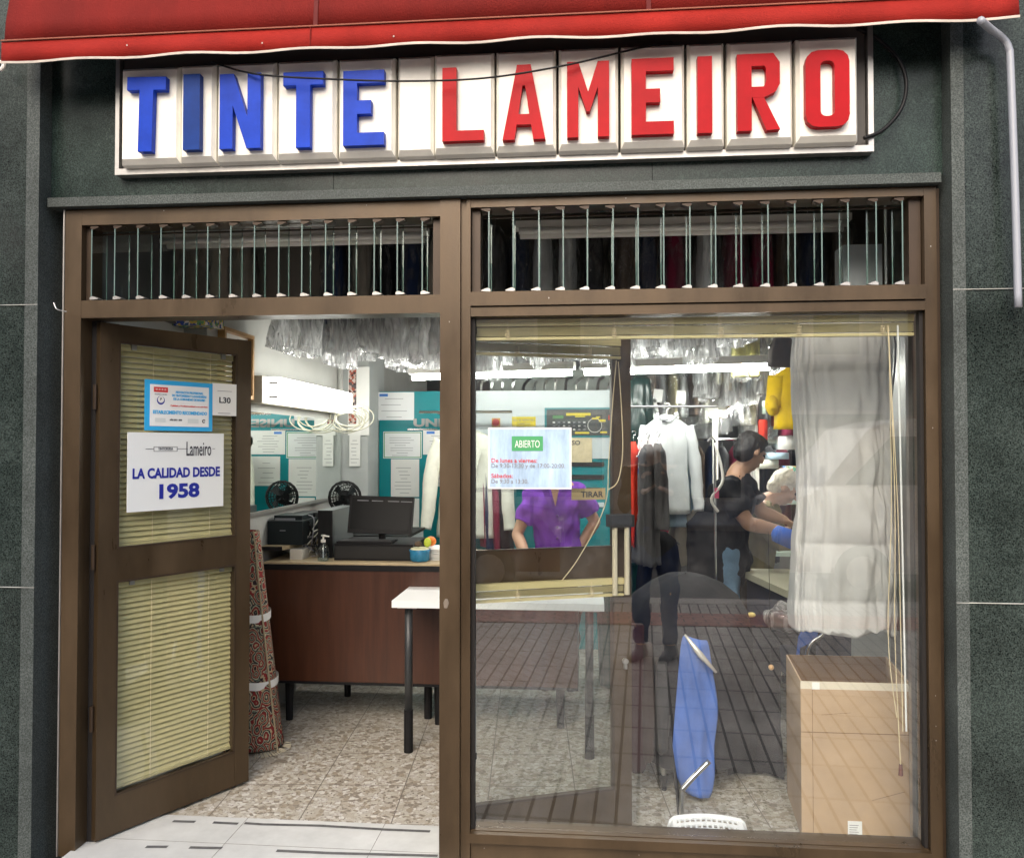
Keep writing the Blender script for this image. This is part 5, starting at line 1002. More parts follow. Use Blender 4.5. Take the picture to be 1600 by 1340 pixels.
# ------------------------------------------------------------------ right side of the shop
ys = 2.3
t = jacket('white_shirt', 'long sleeved white shirt on a hanger facing the window', at(1042,650,ys).x, ys, at(1040,648,ys).z, .64, .145, WHT, 11, slw=.040, spread=.055, sl=.62, cat='shirt')
jacket('pale_shirt', 'pale blue shirt hanging lower behind the white shirt', at(1050,690,ys+.12).x, ys+.12, at(1052,675,ys+.12).z, .62, .14, SKYB, 12, slw=.04, spread=.03, sl=.6, cat='shirt')
obj('shirt_label', B(at(1038,660,ys).x-.02, at(1038,660,ys).x+.02, ys-.072, ys-.066, at(1038,660,ys).z+.0, at(1038,660,ys).z+.016), INK, t)
def hung(label, px, y, pt, pb, wpx, m, seed, hy=.14, cat='garment', name='hanging_garment', rip=.3, bot=1.0, group=None):
    p, q = at(px, pt, y), at(px, pb, y); hx = wpx/2*(y+D)/FPX; t = thing(name, label, cat, (p.x, y, q.z), group)
    obj('cloth', loft(NB(), [(p.x,y,p.z,hx*.3,hy*.3),(p.x,y,p.z-.05,hx*.75,hy*.85),(p.x,y,(p.z+q.z)/2,hx*.95,hy),(p.x,y,q.z,hx*bot,hy)], 32, rip, 10, seed, .010), m, t, smooth=True)
    hanger(t, p.x, y, p.z+.02, min(hx, .15)); return t
hung('orange red garment at the left end of the rail beside the door stile', 990, 2.2, 690, 850, 17, REDC, 1)
hung('dark garment with small red, blue and white print next to the orange red one', 1000, 2.15, 700, 850, 12, patchmat('floral_print', [(.03,.04,.15),(.4,.05,.03),(.02,.02,.03),(.5,.45,.4),(.03,.1,.3)], 60), 2)
hung('charcoal trousers hanging left of the white shirt', 1012, 2.0, 694, 880, 34, GREYC, 3, rip=.4); hung('mid grey pleated trousers hanging left of the white shirt', 1028, 1.95, 692, 825, 24, mat('cloth_midgrey', (.09,.09,.095), .85, var=.2, vscale=9), 4, rip=.5)
hung('grey and taupe bagged garment hanging below the white shirt', 1075, 2.45, 790, 880, 54, TAUP, 5); hung('black garment hanging low below the trousers', 1030, 2.15, 830, 935, 62, BL_, 6); hung('khaki trousers hanging right of the taupe garment', 1098, 2.5, 795, 905, 14, KHA, 7)
hung('sheet pale cloth hanging right of the khaki trousers', 1108, 2.6, 800, 890, 16, mat('cloth_palegrey', (.45,.5,.46), .85), 8, rip=.1)
hung('tall dark green plastic wrapped coat at the far left of the rear rack', 1000, 3.0, 585, 700, 40, mat('cloth_darkgreen', (.01,.035,.03), .25, var=.3, vscale=20), 9, rip=.5)
tob('garment_rail', tube(NB(), [(at(985,640,2.2).x, 2.2, at(985,640,2.2).z+.02), (at(1120,640,2.2).x, 2.2, at(1120,640,2.2).z+.02)], .008, 8), mat('rail_dark', (.12,.12,.12), .4, .6), 'lower steel rail carrying the white shirt and trousers', 'rail')
b = NB(); xr = at(1118,700,3.3).x
tob('white_post', B(xr-.02, xr+.02, 3.3, 3.34, 0, 2.9), WHITEP, 'slim white post behind the man in black', 'post', bev=.003)
# rear racks of dense wrapped clothes
wl = 'film wrapped garment in the rear rack behind the white shirt'
for i in range(15):
    x = at(1000, 600, 3.6).x+i*.085; bag(x, 3.6+random.uniform(-.1,.1), 2.22, 1.72+random.uniform(-.08,.06), .05, .24, random.choice([BRN, TAUP, BL_, GREYC, WHT, BRN, KHA, CREAM]), wl, 100+i, 'film wrapped garments in the rear rack', film=FILM2)
wl = 'dark garment in the low rear rack behind the white shirt'
for i in range(14):
    x = at(1000, 600, 4.1).x+i*.10; z = 1.60; t = thing('dark_garment', wl, 'garment', (x, 4.1, .55), 'dark garments in the low rear rack'); obj('cloth', loft(NB(), [(x,4.1,z,.01,.06),(x,4.1,z-.07,.04,.2),(x,4.1,.6+random.uniform(-.1,.2),.045,.22)], 18, .25, 6, i+200), random.choice([BL_, MAR, BRN, NAVY, BL_, GREYC]), t, smooth=True); hanger(t, x, 4.1, z+.01, .15, R(90))
for z_, lb, y_ in ((2.27,'upper rear clothes rail behind the white shirt',3.6),(1.66,'lower rear clothes rail behind the white shirt',4.1)): tob('garment_rail', tube(NB(), [(at(985,600,y_).x, y_, z_), (2.0, y_, z_)], .012, 8), CHROME, lb, 'rail')
for i, (px, py, r_) in enumerate(((1028,618,8),(1020,634,-12),(1064,620,4),(1120,622,-5))): p = at(px, py, 3.25); tob('paper_ticket', B(-.035, .035, -.001, .001, -.05, .05), PAPER, ['paper ticket pinned high on the rear rack, left','tilted paper ticket pinned low on the rear rack','paper ticket in the middle of the rear rack','paper ticket at the right end of the rear rack'][i], 'ticket', X=TR(p) @ Matrix.Rotation(R(r_), 4, 'Y'))
wl = 'pale film wrapped garment in the middle rack right of the white shirt'
for i in range(9):
    p = at(1095+i*12, 600, 2.9); bag(p.x, 2.9+random.uniform(-.1,.1), 2.36, 1.93+random.uniform(-.06,.05), .04, .2, random.choice([WHT, CREAM, SKYB, WHT, PYEL, TAUP]), wl, 400+i, 'pale wrapped garments in the middle rack', film=FILM)
tob('garment_rail', tube(NB(), [(at(1085,600,2.9).x, 2.9, 2.39), (1.88, 2.9, 2.39)], .012, 8), CHROME, 'middle steel rail right of the white shirt', 'rail')
# shelves and things behind the elderly person
yb = 3.4; xs = at(1180, 700, yb).x
sf = thing('tall_shelf', 'pale shelving with folded goods behind the elderly person', 'shelf', (xs+.5, yb+.3, 0))
for z in (.75, 1.15, 1.62, 2.02): obj('shelf_board', B(xs, xs+1.3, yb, yb+.45, z, z+.03), mat('shelf_green', (.5,.6,.52), .5), sf)
for x in (xs, xs+1.27): obj('shelf_upright', B(x, x+.03, yb, yb+.45, 0, 2.3), WHITEP, sf)
def folded(label, px, py, w, h, m, y=yb-.02, d=.25, cat='folded cloth', name='folded_cloth'): p = at(px, py, y); return tob(name, B(p.x-w/2, p.x+w/2, y, y+d, p.z-h/2, p.z+h/2), m, label, cat, bev=min(h, w)*.22, smooth=True)
folded('bright red roll standing upright on the shelf', 1193, 673, .06, .17, REDC, 3.3, .06); folded('red folded cloth under the yellow jumper', 1226, 655, .09, .09, REDC, 3.2); folded('maroon folded cloth beside the red one', 1236, 665, .08, .14, MAR, 3.22)
folded('white box with printed card on the shelf above the elderly person', 1232, 692, .13, .10, PAPER, 3.3); folded('pale green parcel on the high shelf', 1205, 636, .12, .10, mat('pale_green', (.5,.62,.5), .6), 3.3); folded('small blue and white packet on the shelf', 1218, 712, .14, .05, SKYB, 3.3)
folded('multicoloured bundle of threads right of the white hair', 1240, 745, .10, .16, patchmat('thread_mix', [(.5,.6,.55),(.1,.3,.2),(.6,.1,.05),(.1,.2,.5),(.6,.5,.1)], 45), 3.2); folded('cream folded sheets stacked low on the shelf', 1200, 725, .16, .07, CREAM, 3.35)
jacket('yellow_jumper', 'bright yellow jumper hanging beside the quilt', at(1244,585,2.4).x, 2.4, at(1240,570,2.4).z, .42, .14, YEL, 21, spread=.02, sl=.3, slw=.05, cat='jumper')
hung('dark taupe folded trousers hanging from the top rail beside the quilt', 1222, 1.6, 520, 573, 40, mat('cloth_darktaupe', (.085,.072,.06), .8, var=.1), 23, hy=.05, rip=.05)
# ironing and pressing
t = thing('ironing_table', 'grey ironing press table with a cream top beside the man in black', 'table', (at(1210,900,2.0).x, 2.0, 0)); xa, xb = at(1176,880,2.0).x, at(1262,880,1.6).x
obj('table_bed', prism(NB(), [(xa-.02,2.4),(xa+.12,1.45),(xb+.25,1.45),(xb+.25,2.4)], .76, .80), mat('bed_cream', (.52,.50,.38), .5), t, bev=.006); obj('table_body', prism(NB(), [(xa+.03,2.35),(xa+.16,1.5),(xb+.2,1.5),(xb+.2,2.35)], .3, .7595), mat('body_navy', (.03,.035,.07), .5), t)
for x, y in ((xa+.2,1.6),(xb+.1,1.6),(xb+.1,2.25),(xa+.1,2.25)): obj('leg', B(x-.02, x+.02, y-.02, y+.02, 0, .2995), BLACK, t)
t = thing('sleeve_board', 'blue padded sleeve board on the ironing table', 'ironing board', (at(1225,835,1.95).x, 1.95, .8)); a_, c_ = at(1207,831,1.95), at(1262,852,1.95); obj('pad', tube(NB(), [a_, a_+(c_-a_)*.08, a_+(c_-a_)*.5, c_], [.02,.05,.058,.05], 14), BLUC, t, smooth=True); obj('board_stand', tube(NB(), [a_.lerp(c_,.6), V(a_.lerp(c_,.6).x, 1.95, .8)], .015, 8), CHROME, t)
t = thing('iron_stand', 'chrome upright stand with hose rising beside the man in black', 'stand', (at(1115,900,2.3).x, 2.3, 0)); xq = at(1117,700,2.05).x
obj('pole', tube(NB(), [(xq, 2.05, .0), (xq, 2.05, at(1117,688,2.05).z)], .009, 8), CHROME, t); obj('hook_arm', tube(NB(), curve([(xq, 2.05, at(1117,688,2.05).z), (xq-.02, 2.05, at(1117,683,2.05).z), (xq-.045, 2.05, at(1117,690,2.05).z)], 4), .006, 6), CHROME, t)
obj('steam_hose', tube(NB(), curve([(xq, 2.05, 1.62), (xq+.04, 2.0, 1.4), (xq-.03, 2.0, 1.28), (xq+.01, 2.0, 1.2)], 5), .009, 8), WHITEP, t, smooth=True); obj('base', tube(NB(), [(xq, 2.05, 0), (xq, 2.05, .02)], .14, 16), BLACK, t)
tob('pink_tag', B(xq-.012, xq+.014, 1.99, 1.995, at(1118,778,2).z, at(1118,762,2).z), mat('tag_pink', (.7,.08,.2), .5), 'small pink tag hanging on the chrome stand', 'tag')
tob('hanging_black_bag', loft(NB(), [(xq-.03,2.25,1.18,.05,.05),(xq-.03,2.25,1.1,.13,.12),(xq-.03,2.25,.75,.12,.12),(xq-.03,2.25,.62,.08,.08)], 20, .2, 6, 7, .01), BL_, 'black cloth bag hanging on the chrome stand', 'bag', smooth=True)
tob('green_bin', lathe(NB(), (at(985,910,2.5).x-.05, 2.5, 0), [(.16,0),(.19,.82),(.2,.84),(.17,.84)], 20), mat('bin_green', (.01,.06,.04), .4), 'dark green bin behind the right door leaf stile', 'bin'); tob('white_floor_box', B(at(996,930,2.5).x, at(1014,930,2.5).x, 2.45, 2.8, .55, .74), LGREY, 'small pale grey box beside the green bin', 'box', bev=.005)
# dark cloth covered table with hanging brown garments in the middle foreground
yd = .95
t = thing('covered_table', 'domed work table under a dark grey cloth in the shade behind the window', 'table', (at(1110,1000,yd).x, yd, 0)); xl, xr2 = at(972,1000,yd).x, at(1190,1000,yd).x; cxm = (xl+xr2)/2; hw = (xr2-xl)/2
b = NB(); rings = []
for r_, z in ((.02,.95),(.3,.94),(.55,.90),(.78,.84),(.93,.75),(1.0,.66),(1.02,.4),(1.03,.12)):
    ring = []
    for k in range(48):
        a_ = 2*math.pi*k/48; dr = 1+.05*(1-(z/.97))*math.sin(a_*9)+.05*noise.noise((math.cos(a_)*2, math.sin(a_)*2, z*3)); ring.append(b.verts.new((cxm+hw*r_*dr*math.cos(a_), yd+.22+.42*r_*dr*math.sin(a_), z+.012*noise.noise((math.cos(a_)*3*r_, math.sin(a_)*3*r_, 5)))))
    rings.append(ring)
for r1, r2 in zip(rings, rings[1:]):
    for k in range(48): b.faces.new((r1[k], r1[(k+1) % 48], r2[(k+1) % 48], r2[k]))
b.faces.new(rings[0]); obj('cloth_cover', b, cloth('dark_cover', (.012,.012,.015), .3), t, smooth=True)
for sx in (-.7, .7): obj('leg', tube(NB(), [(cxm+hw*sx, yd+.2, .12), (cxm+hw*sx, yd+.2, 0)], .022, 8), BLACK, t)
t = thing('dark_cloth_mass', 'black cloth mass added to darken between the domed table and cardboard box', 'filler', (at(1195,1100,.95).x, 1.1, 0)); a_, c_ = at(1135,1000,.95), at(1236,1000,.95)  # dark mass added to make this part of the interior dark
ax, hx_ = (a_.x+c_.x)/2, (c_.x-a_.x)/2
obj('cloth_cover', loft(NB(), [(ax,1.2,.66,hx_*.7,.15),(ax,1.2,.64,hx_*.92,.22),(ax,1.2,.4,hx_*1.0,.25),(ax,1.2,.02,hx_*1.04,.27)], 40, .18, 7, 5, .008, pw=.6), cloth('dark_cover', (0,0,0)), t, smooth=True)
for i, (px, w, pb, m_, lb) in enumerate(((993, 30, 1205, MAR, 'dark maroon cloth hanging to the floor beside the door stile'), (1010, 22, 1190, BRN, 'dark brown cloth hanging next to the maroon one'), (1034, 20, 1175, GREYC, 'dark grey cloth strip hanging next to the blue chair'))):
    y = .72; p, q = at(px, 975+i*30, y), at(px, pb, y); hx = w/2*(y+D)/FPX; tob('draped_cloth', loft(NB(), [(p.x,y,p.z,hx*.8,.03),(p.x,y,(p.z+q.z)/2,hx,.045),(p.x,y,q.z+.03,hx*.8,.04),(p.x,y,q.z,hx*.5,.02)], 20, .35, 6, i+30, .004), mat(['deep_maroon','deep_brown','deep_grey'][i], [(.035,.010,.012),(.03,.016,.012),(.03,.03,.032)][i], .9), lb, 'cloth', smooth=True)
# blue folded chair with chrome tube, second one farther back
t = thing('blue_folding_chair', 'folded chair with a long blue fabric seat and chrome tube frame', 'chair', (at(1085,1200,.72).x, .72, 0)); y = .70
pl = [(1066,990),(1060,1060),(1054,1120),(1048,1180),(1058,1215),(1072,1236)]; pr = [(1106,1000),(1112,1052),(1124,1108),(1113,1165),(1118,1205),(1110,1244)]; b = NB(); rows = []
for i in range(len(pl)):
    a_, c_ = at(*pl[i], y), at(*pr[i], y); rows.append([b.verts.new((a_.x+(c_.x-a_.x)*k/8, y-.035*math.sin(math.pi*k/8)+.03*noise.noise((i*.8, k*.9, 2)), a_.z+(c_.z-a_.z)*k/8)) for k in range(9)])
for r1, r2 in zip(rows, rows[1:]):
    for k in range(8): b.faces.new((r1[k], r1[k+1], r2[k+1], r2[k]))
b = evald(b, [('SUBSURF', dict(levels=2, render_levels=2)), ('SOLIDIFY', dict(thickness=.006))]); obj('fabric_seat', b, mat('chair_blue', (.07,.15,.46), .75, var=.3, vscale=6, bump=.3, bscale=25, stretch=(1,1,.4)), t, smooth=True)
obj('chrome_rail', tube(NB(), [at(1070,991,y-.06), at(1094,1022,y-.065), at(1119,1050,y-.06)], [.005,.014,.006], 10), mat('white_metal_rail', (.75,.72,.65), .25, .5), t, smooth=True)
obj('chrome_leg', tube(NB(), curve([at(1065,1300,.5), at(1066,1240,.5), at(1070,1228,.5), at(1108,1188,.52)], 5), .012, 10), CHROME, t, smooth=True); obj('chrome_leg', tube(NB(), [at(1046,1150,.62), at(1058,1235,.55), at(1063,1290,.5)], .008, 8), BLACK, t)
t = thing('caster_stand', 'dark stand leg with a castor behind the blue chair', 'stand', (at(1037,1210,.8).x, .8, 0)); xg = at(1037,1150,.8).x
obj('stand_block', loft(NB(), [(xg,.8,at(1037,1112,.8).z,.045,.05),(xg,.8,at(1037,1165,.8).z,.042,.05),(xg,.8,at(1037,1182,.8).z,.015,.02)], 16, 0, 1, 0), mat('stand_grey', (.06,.06,.062), .5), t, smooth=True); obj('stand_pole', tube(NB(), [(xg, .8, at(1037,1182,.8).z), (xg, .8, .06)], [.014,.011], 10), ALU, t); obj('castor', tube(NB(), [(xg, .8, .07), (xg, .8, 0)], [.022,.012], 10), BLACK, t)
t = thing('blue_chair_back', 'second blue folding chair with a bent chrome tube behind the cardboard box', 'chair', (at(1270,1000,1.15).x, 1.15, .0)); y = 1.15
obj('chrome_frame', tube(NB(), curve([at(1232,944,y), at(1258,962,y), at(1283,982,y), at(1284,992,y), at(1262,1015,y), at(1255,1100,y)], 5), .010, 8), CHROME, t, smooth=True)
b = NB(); slab(b, [(p.x, p.z) for p in (at(1262,968,y+.02), at(1280,984,y+.02), at(1274,1000,y+.02), at(1250,1012,y+.02), at(1246,1100,y+.02), at(1236,1100,y+.02), at(1248,995,y+.02))], y+.02, y+.03); obj('fabric_back', b, BLUC, t)
# bagged bundle on the low table
t = thing('low_table', 'low dark bench holding a film wrapped bundle', 'bench', (at(1220,1050,1.3).x, 1.3, 0)); xb0 = at(1195,990,1.3).x; xb1 = at(1275,990,1.3).x; zb_ = at(1220,992,1.3).z
obj('bench_top', B(xb0, xb1, 1.22, 1.5, zb_-.03, zb_), BLACK, t, bev=.004)
for x in (xb0+.03, xb1-.03): obj('leg', B(x-.015, x+.015, 1.25, 1.28, 0, zb_-.0305), BLACK, t)
t = thing('wrapped_bundle', 'brown and pink clothes bundle in clear film on the low bench', 'bundle', ((xb0+xb1)/2, 1.35, zb_))
b = NB(); ball(b, ((xb0+xb1)/2+.02, 1.35, zb_+.065), 1, (.12,.11,.06), 24); b = evald(b, [('SUBSURF', dict(levels=2, render_levels=2))])
for v in b.verts: v.co += v.normal*.018*noise.noise(v.co*22) if v.normal.length else Vector()
obj('clothes', b, patchmat('bundle_cloth', [(.07,.05,.04),(.1,.08,.07),(.25,.06,.08),(.05,.045,.04)], 9), t, smooth=True)
b = NB(); ball(b, ((xb0+xb1)/2+.02, 1.35, zb_+.075), 1, (.145,.13,.075), 24); b = evald(b, [('SUBSURF', dict(levels=2, render_levels=2))]); b.normal_update()
for v in b.verts: v.co += v.normal*.03*noise.noise(v.co*16); v.co.z = max(v.co.z, zb_+.002)
obj('film', b, FILM, t, smooth=True)
for i, (px, py) in enumerate(((1174,960),(1205,1042))):
    p = at(px, py, 1.2 if i == 0 else .85); tob('yellow_scrap' if i == 0 else 'wooden_knob', ball(NB(), p, .016 if i == 0 else .013, (1.4 if i == 0 else 1,1,.8 if i == 0 else 1), 10), mat('scrap_yellow', (.75,.6,.2), .6) if i == 0 else mat('knob_wood', (.62,.4,.2), .5), ['small pale yellow tissue scrap left of the wrapped bundle', 'round pale wooden knob hanging left of the cardboard box'][i], 'scrap' if i == 0 else 'knob', smooth=True)
p = at(1205,1042,.85)
tob('knob_cord', tube(NB(), [p+V(0,0,.013), V(p.x-.01, .85, 1.2)], .0012, 4), BLACK, 'thin dark string holding the round wooden knob', 'string')
# quilt
yq = .52; a0_, a1_ = at(1236,516,yq), at(1392,516,yq)
t = thing('hanging_quilt', 'large white padded quilt hanging beside the right window edge', 'quilt', ((a0_.x+a1_.x)/2, yq, at(1320,978,yq).z))
qx = (a0_.x+a1_.x)/2; qh = (a1_.x-a0_.x)/2; zt, zb = at(1320,495,yq).z, at(1320,980,yq).z
QM = mat('quilt_white', (.47,.475,.47), .9, var=.04, vscale=7, bump=.4, bscale=14, spec=.2); b = NB(); rings = []; NS = 110; NR = 150
for i in range(NR+1):
    f = i/NR; z = zt+(zb-zt)*f; w = qh*(.93+.05*f+.05*math.sin(f*9)); dd = .05+.05*f; puff = .020*abs(math.sin(f*math.pi*5.5))**.55
    sh_ = .03*max(0, f-.75); ring = []
    for k in range(NS):
        a_ = 2*math.pi*k/NS; c, s = math.cos(a_), math.sin(a_); c2 = math.copysign(abs(c)**.55, c); s2 = math.copysign(abs(s)**.8, s)
        u = c2*3; fold = .012*noise.noise((u*1.7, f*2.2, 4))+.012*noise.noise((u*6, f*2.5, 8))+.010*noise.noise((u*15+f*6, f*9, 3))
        drop = .05*noise.noise((u*1.3, 0, 11)) if f > .9 else 0
        ring.append(b.verts.new((qx+c2*(w+fold*.6)-sh_, yq+s2*(dd+puff)+(-1 if s < 0 else 1)*fold*2.2, z+drop*(f-.9)*10)))
    rings.append(ring)
for r1, r2 in zip(rings, rings[1:]):
    for k in range(NS): b.faces.new((r1[k], r2[k], r2[(k+1) % NS], r1[(k+1) % NS]))
b.faces.new(rings[0]); b.faces.new(rings[-1][::-1]); obj('padding', b, QM, t, smooth=True)
k = NB()
for f in (.0, .41, .64, .86): z = zt+(zb-zt)*f+.002
obj('side_piping', tube(k, [(qx+qh*.96+.012*math.sin(i*.7), yq-.04, zt+(zb-zt)*i/20) for i in range(21)], .004, 6), GREYC, t)
tob('bay_rail', tube(NB(), [(at(1200,490,yq).x, yq, zt+.05), (1.42, yq, zt+.05)], .012, 8), CHROME, 'steel rail above the white quilt behind the window blind', 'rail')
tob('bay_post', B(1.285, 1.31, .30, .33, 0, 2.55), ALU, 'slim bright metal post at the right end of the display bay', 'post', bev=.002)
# cardboard box
t = thing('cardboard_box', 'tall open cardboard box with tape round its rim standing behind the window', 'box', (1.08, .6, 0))
bz = .635; yb0 = .38; bx0, bx1 = at(1251,1060,yb0).x, at(1424,1062,yb0).x; yb1 = .82; bxl = at(1228,1012,yb1).x; bxr = at(1385,1012,yb1).x; th = .006
dx = bxl-bx0
obj('box_front', B(bx0, bx1, yb0, yb0+th, .001, bz), CARD, t); obj('box_back', prism(NB(), [(bxl,yb1-th),(bxr,yb1-th),(bxr,yb1),(bxl,yb1)], .001, bz+.0), CARDI, t)
obj('box_side', prism(NB(), [(bx0,yb0+th+.0003),(bx0+th,yb0+th+.0003),(bxl+th,yb1-th-.0003),(bxl,yb1-th-.0003)], .001, bz), CARD, t); obj('box_side', prism(NB(), [(bx1-th,yb0+th+.0003),(bx1,yb0+th+.0003),(bxr,yb1-th-.0003),(bxr-th,yb1-th-.0003)], .001, bz), CARD, t)
obj('box_bottom', prism(NB(), [(bx0+.008,yb0+.008),(bx1-.008,yb0+.008),(bxr-.008,yb1-.008),(bxl+.008,yb1-.008)], .003, .008), CARDI, t)
obj('rim_tape', B(bx0-.001, bx1+.001, yb0-.0012, yb0-.0002, bz-.030, bz+.001), TAPE, t); obj('fold_line', B(bx0, bx1, yb0-.0016, yb0-.0002, .428, .431), CARDI, t); obj('seam', B(bx0+.045, bx0+.047, yb0-.0014, yb0-.0002, .02, bz-.031), CARDI, t)
pl_ = P(1336, 1296, yb0-.002); obj('paper_label', B(pl_.x-.028, pl_.x+.028, yb0-.0025, yb0-.0004, pl_.z-.05, pl_.z+.035), PAPERG, t)
obj('crease', slab(NB(), [(bx0+.08,.50),(bx0+.20,.512),(bx0+.20,.5135),(bx0+.08,.5015)], yb0-.0012, yb0-.0003), CARDI, t); obj('crease', slab(NB(), [(bx1-.16,.16),(bx1-.03,.20),(bx1-.03,.2015),(bx1-.16,.1612)], yb0-.0012, yb0-.0003), CARDI, t); obj('tape_tear', B(bx0+.045, bx0+.075, yb0-.0017, yb0-.0013, bz-.031, bz-.002), PAPER, t)
k = NB()
for i in range(5): box(k, pl_.x-.022, pl_.x+.014-.004*(i % 3), yb0-.0034, yb0-.0026, pl_.z+.018-i*.009, pl_.z+.0205-i*.009)
obj('label_print', k, INKG, t)
# white perforated chair shell
t = thing('perforated_stool', 'white plastic stool seat full of small slots, low behind the window sill', 'stool', (at(1112,1290,.36).x, .40, 0)); xw0, xw1 = at(1044,1290,.20).x, at(1181,1290,.20).x; xc = (xw0+xw1)/2; hw = (xw1-xw0)/2
nu, nv = 45, 13; b = NB(); gv = []
def shp(u, v):
    x = xc+hw*u*(1-.06*v); z = .046+.050*v-.020*u*u; y = .09+.24*v; 
    edge = max(0, abs(u)-.86)/.14; return V(x, y, z-.05*edge**2)
gv = [[b.verts.new(shp(-1+2*i/nu, j/nv)) for i in range(nu+1)] for j in range(nv+1)]
for j in range(nv):
    for i in range(nu):
        hole = 0 < j < nv-1 and 4 < i < nu-5 and i % 3 != 0 and j % 2 == 1
        if not hole: b.faces.new((gv[j][i], gv[j][i+1], gv[j+1][i+1], gv[j+1][i]))
b = evald(b, [('SOLIDIFY', dict(thickness=.006))]); obj('slotted_seat', b, mat('stool_white', (.78,.80,.82), .3), t, smooth=False)
obj('rim', tube(NB(), [shp(-1+2*i/24, 1) for i in range(25)], .008, 8), mat('stool_white', (0,0,0)), t, smooth=True)
for s in (-1, 1): obj('leg', tube(NB(), [shp(s*.95, .3), V(xc+hw*s*.95, .13, .005)], .012, 8), mat('stool_white', (0,0,0)), t)
# ------------------------------------------------------------------ the street behind the camera (seen in the glass)
yr = -D
J = dict(head=V(.52,yr-.12,1.62), neck=V(.52,yr-.14,1.46), chest=V(.52,yr-.14,1.25), pelvis=V(.53,yr-.14,.95), shL=V(.34,yr-.14,1.40), shR=V(.70,yr-.14,1.40), elL=V(.30,yr-.05,1.14), elR=V(.76,yr-.05,1.14), wrL=V(.42,yr+.16,1.26), wrR=V(.62,yr+.16,1.26),
  hipL=V(.44,yr-.14,.88), hipR=V(.61,yr-.14,.88), knL=V(.42,yr-.10,.46), knR=V(.64,yr-.12,.46), anL=V(.42,yr-.13,.06), anR=V(.64,yr-.11,.06), toe=(-.5,1,0))
photog, Lp = person('person in navy trousers and dark top standing on the pavement facing the shop', J, (0,1,-.1), BL_, 'long', cloth('navy_trousers', (.008,.03,.13)), HB_, 'short', SKIN2, shoes=mat('shoe_blue', (.05,.06,.1), .6))
CG = mat('car_glass', (.03,.035,.04), .08, spec=.8); TY = mat('tyre', (.02,.02,.02), .9)
def vehicle(label, name, cat, x0, L_, y, prof, m, wheels, win, flip=False):
    if flip: prof = [(1-a, c) for a, c in prof][::-1]; wheels = [1-a for a in wheels]; win = [[(1-a, c) for a, c in w][::-1] for w in win]
    t = thing(name, label, cat, (x0+L_/2, y+.9, -.14)); X = TR((x0, 0, -.14))
    b = NB(); slab(b, [(p[0]*L_, p[1]) for p in prof], y, y+1.75); obj('body', b, m, t, X=X, bev=.05, smooth=False)
    for s, yy_ in ((-1, y+1.752), (1, y-.01)):
        for w in win: b = NB(); slab(b, [(p[0]*L_, p[1]) for p in w], yy_, yy_+.008); obj('side_window', b, CG, t, X=X)
    for wx in wheels:
        for yy_ in (y+.02, y+1.56):
            w = obj('wheel', tube(NB(), [(wx*L_, yy_-.03, .31), (wx*L_, yy_+.21, .31)], .31, 20), TY, t, X=X); obj('rim', tube(NB(), [(wx*L_, yy_-.035, .31), (wx*L_, yy_+.215, .31)], .19, 14), ALU, w, X=X) if False else None
            r_ = obj('rim', tube(NB(), [(wx*L_, yy_-.036, .31), (wx*L_, yy_+.216, .31)], .19, 14), ALU, t, X=X); r_.parent = w
    for yy_ in (y+.12, y+1.4): obj('headlight', B(-.01 if flip else L_*.985, .05 if flip else L_+.01, yy_, yy_+.24, .62, .78), PAPERG, t, X=X, bev=.01)
    return t
vprof = [(0,.3),(0,1.9),(.03,2.05),(.70,2.05),(.78,1.95),(.90,1.25),(.985,1.05),(1,.6),(1,.3)]
cprof = [(0,.3),(0,.85),(.04,1.0),(.14,1.38),(.25,1.46),(.52,1.46),(.68,1.05),(.95,.9),(1,.65),(1,.3)]
vehicle('white van parked along the kerb opposite the window', 'parked_van', 'van', 2.2, 4.6, -8.2, vprof, mat('van_white', (.72,.73,.75), .25, coat=.5), (.17,.8), [[(.56,1.3),(.56,1.85),(.73,1.85),(.84,1.3)]], True)
vehicle('dark red car parked left of the white van', 'parked_car', 'car', -4.4, 4.1, -8.0, cprof, mat('car_red', (.10,.02,.03), .25, .2, coat=.6), (.18,.8), [[(.14,.98),(.22,1.36),(.36,1.38),(.36,.98)],[(.38,.98),(.38,1.38),(.51,1.38),(.64,.98)]])
vehicle('silver car parked right of the white van', 'parked_car', 'car', 7.4, 4.2, -8.0, cprof, mat('car_silver', (.45,.46,.48), .25, .5, coat=.6), (.18,.8), [[(.14,.98),(.22,1.36),(.36,1.38),(.36,.98)],[(.38,.98),(.38,1.38),(.51,1.38),(.64,.98)]])
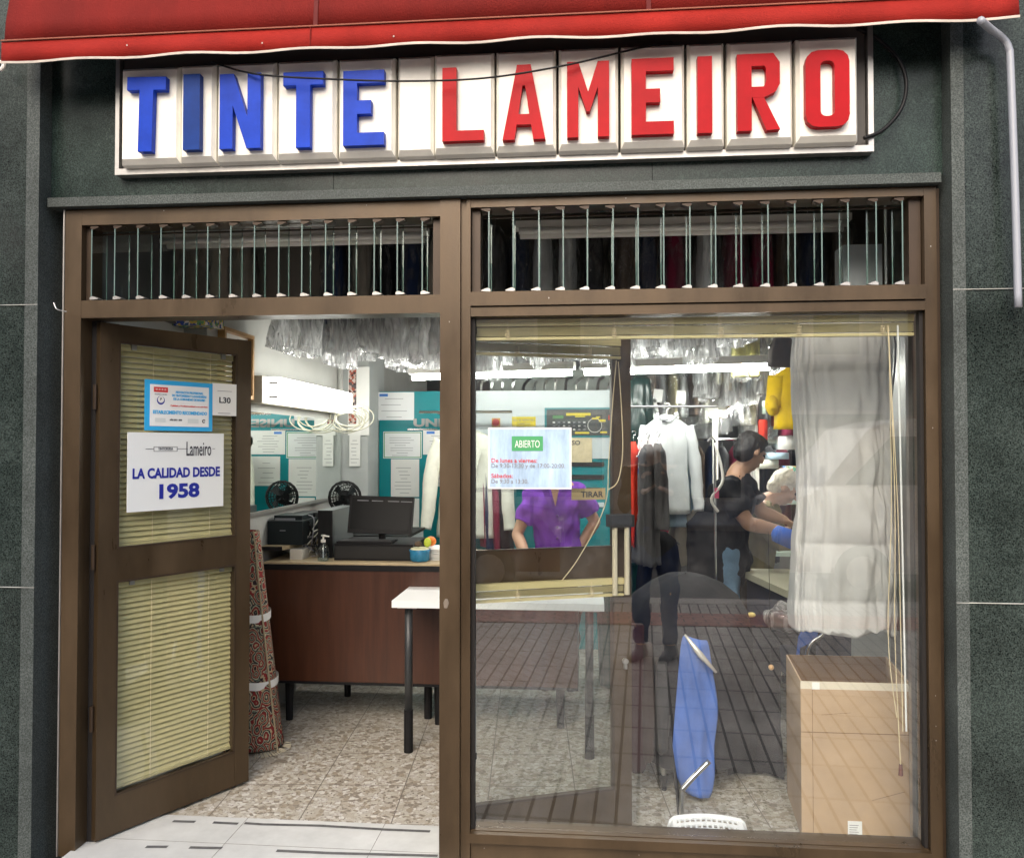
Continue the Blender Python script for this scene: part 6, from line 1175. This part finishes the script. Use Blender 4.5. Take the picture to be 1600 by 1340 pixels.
def block(label, x0, x1, h, m, cols_):
    t = thing('apartment_building', label, 'building', ((x0+x1)/2, -18, -.1)); obj('wall', B(x0, x1, -26, -18, -.1, h), m, t); WN = mat('facade_glass', (.08,.1,.12), .1); FRM = mat('window_trim', (.7,.68,.62), .6)
    for k in range(int(h//3)):
        for i in range(cols_):
            x = x0+(i+.5)*(x1-x0)/cols_; z = k*3+.9
            if k == 0: w = obj('shop_window', B(x-1.1, x+1.1, -17.98, -17.94, .3, 2.4), WN, t); f = obj('frame', B(x-1.2, x+1.2, -17.998, -17.982, .2, 2.5), FRM, t)
            else: w = obj('window', B(x-.55, x+.55, -17.98, -17.94, z, z+1.5), WN, t); f = obj('frame', B(x-.65, x+.65, -17.998, -17.982, z-.1, z+1.6), FRM, t)
            f.parent = w
            if k: s = obj('balcony', B(x-.9, x+.9, -17.94, -17.3, z-.25, z-.12), FRM, t)
    obj('cornice', B(x0-.1, x1+.1, -18.2, -17.7, h, h+.3), FRM, t)
block('pale render apartment block across the street on the left', -26, -6, 6, mat('render_pale', (.55,.48,.38), .85, var=.08, vscale=.8), 6)
block('grey render apartment block straight across the street', -5.9, 8, 6, mat('render_grey', (.50,.50,.48), .85, var=.08, vscale=.8), 4)
block('brick apartment block across the street on the right', 8.1, 28, 6, mat('brick_far', (.4,.22,.15), .85, var=.1, vscale=.8), 6)
LF = mat('leaf', (.07,.12,.03), .6, var=.5, vscale=3); BK = mat('bark', (.12,.09,.06), .9, var=.3, vscale=12)
def tree(x, y, h, label, seed):
    rg = random.Random(seed); t = thing('street_tree', label, 'tree', (x, y, -.14)); b = NB(); top = h*.45
    tube(b, curve([(x, y, -.14), (x+.05, y, h*.2), (x-.05, y+.03, top)], 4), [.16-.07*i/8 for i in range(9)], 10)
    for i in range(8): a_ = i*.8+rg.random(); l = h*.3; tube(b, curve([(x-.05, y, top-.1*i*.3), (x+math.cos(a_)*l*.5, y+math.sin(a_)*l*.5, top+l*.5), (x+math.cos(a_)*l, y+math.sin(a_)*l, top+l*1.1)], 3), [.07-.008*k for k in range(7)], 6)
    obj('trunk', b, BK, t, smooth=True); b = NB()
    cl = [(x+rg.gauss(0,h*.16), y+rg.gauss(0,h*.16), h*.68+rg.gauss(0,h*.13)) for _ in range(28)]
    for c in cl:
        for _ in range(110):
            p = Vector(c)+Vector((rg.gauss(0,.3), rg.gauss(0,.3), rg.gauss(0,.22))); a1 = Vector((rg.uniform(-1,1), rg.uniform(-1,1), rg.uniform(-1,1))).normalized()*.09; a2 = a1.cross(Vector((rg.random(), rg.random(), 1))).normalized()*.05
            quad(b, [p-a1, p+a2, p+a1, p-a2])
    obj('crown', b, LF, t); return t
tree(-4.6, -5.1, 6.5, 'leafy street tree at the kerb left of the standing person', 1); tree(9.5, -5.1, 6.8, 'leafy street tree at the kerb beyond the silver car', 2); tree(-9, -5.1, 6.5, 'leafy street tree farthest left along the kerb', 3)
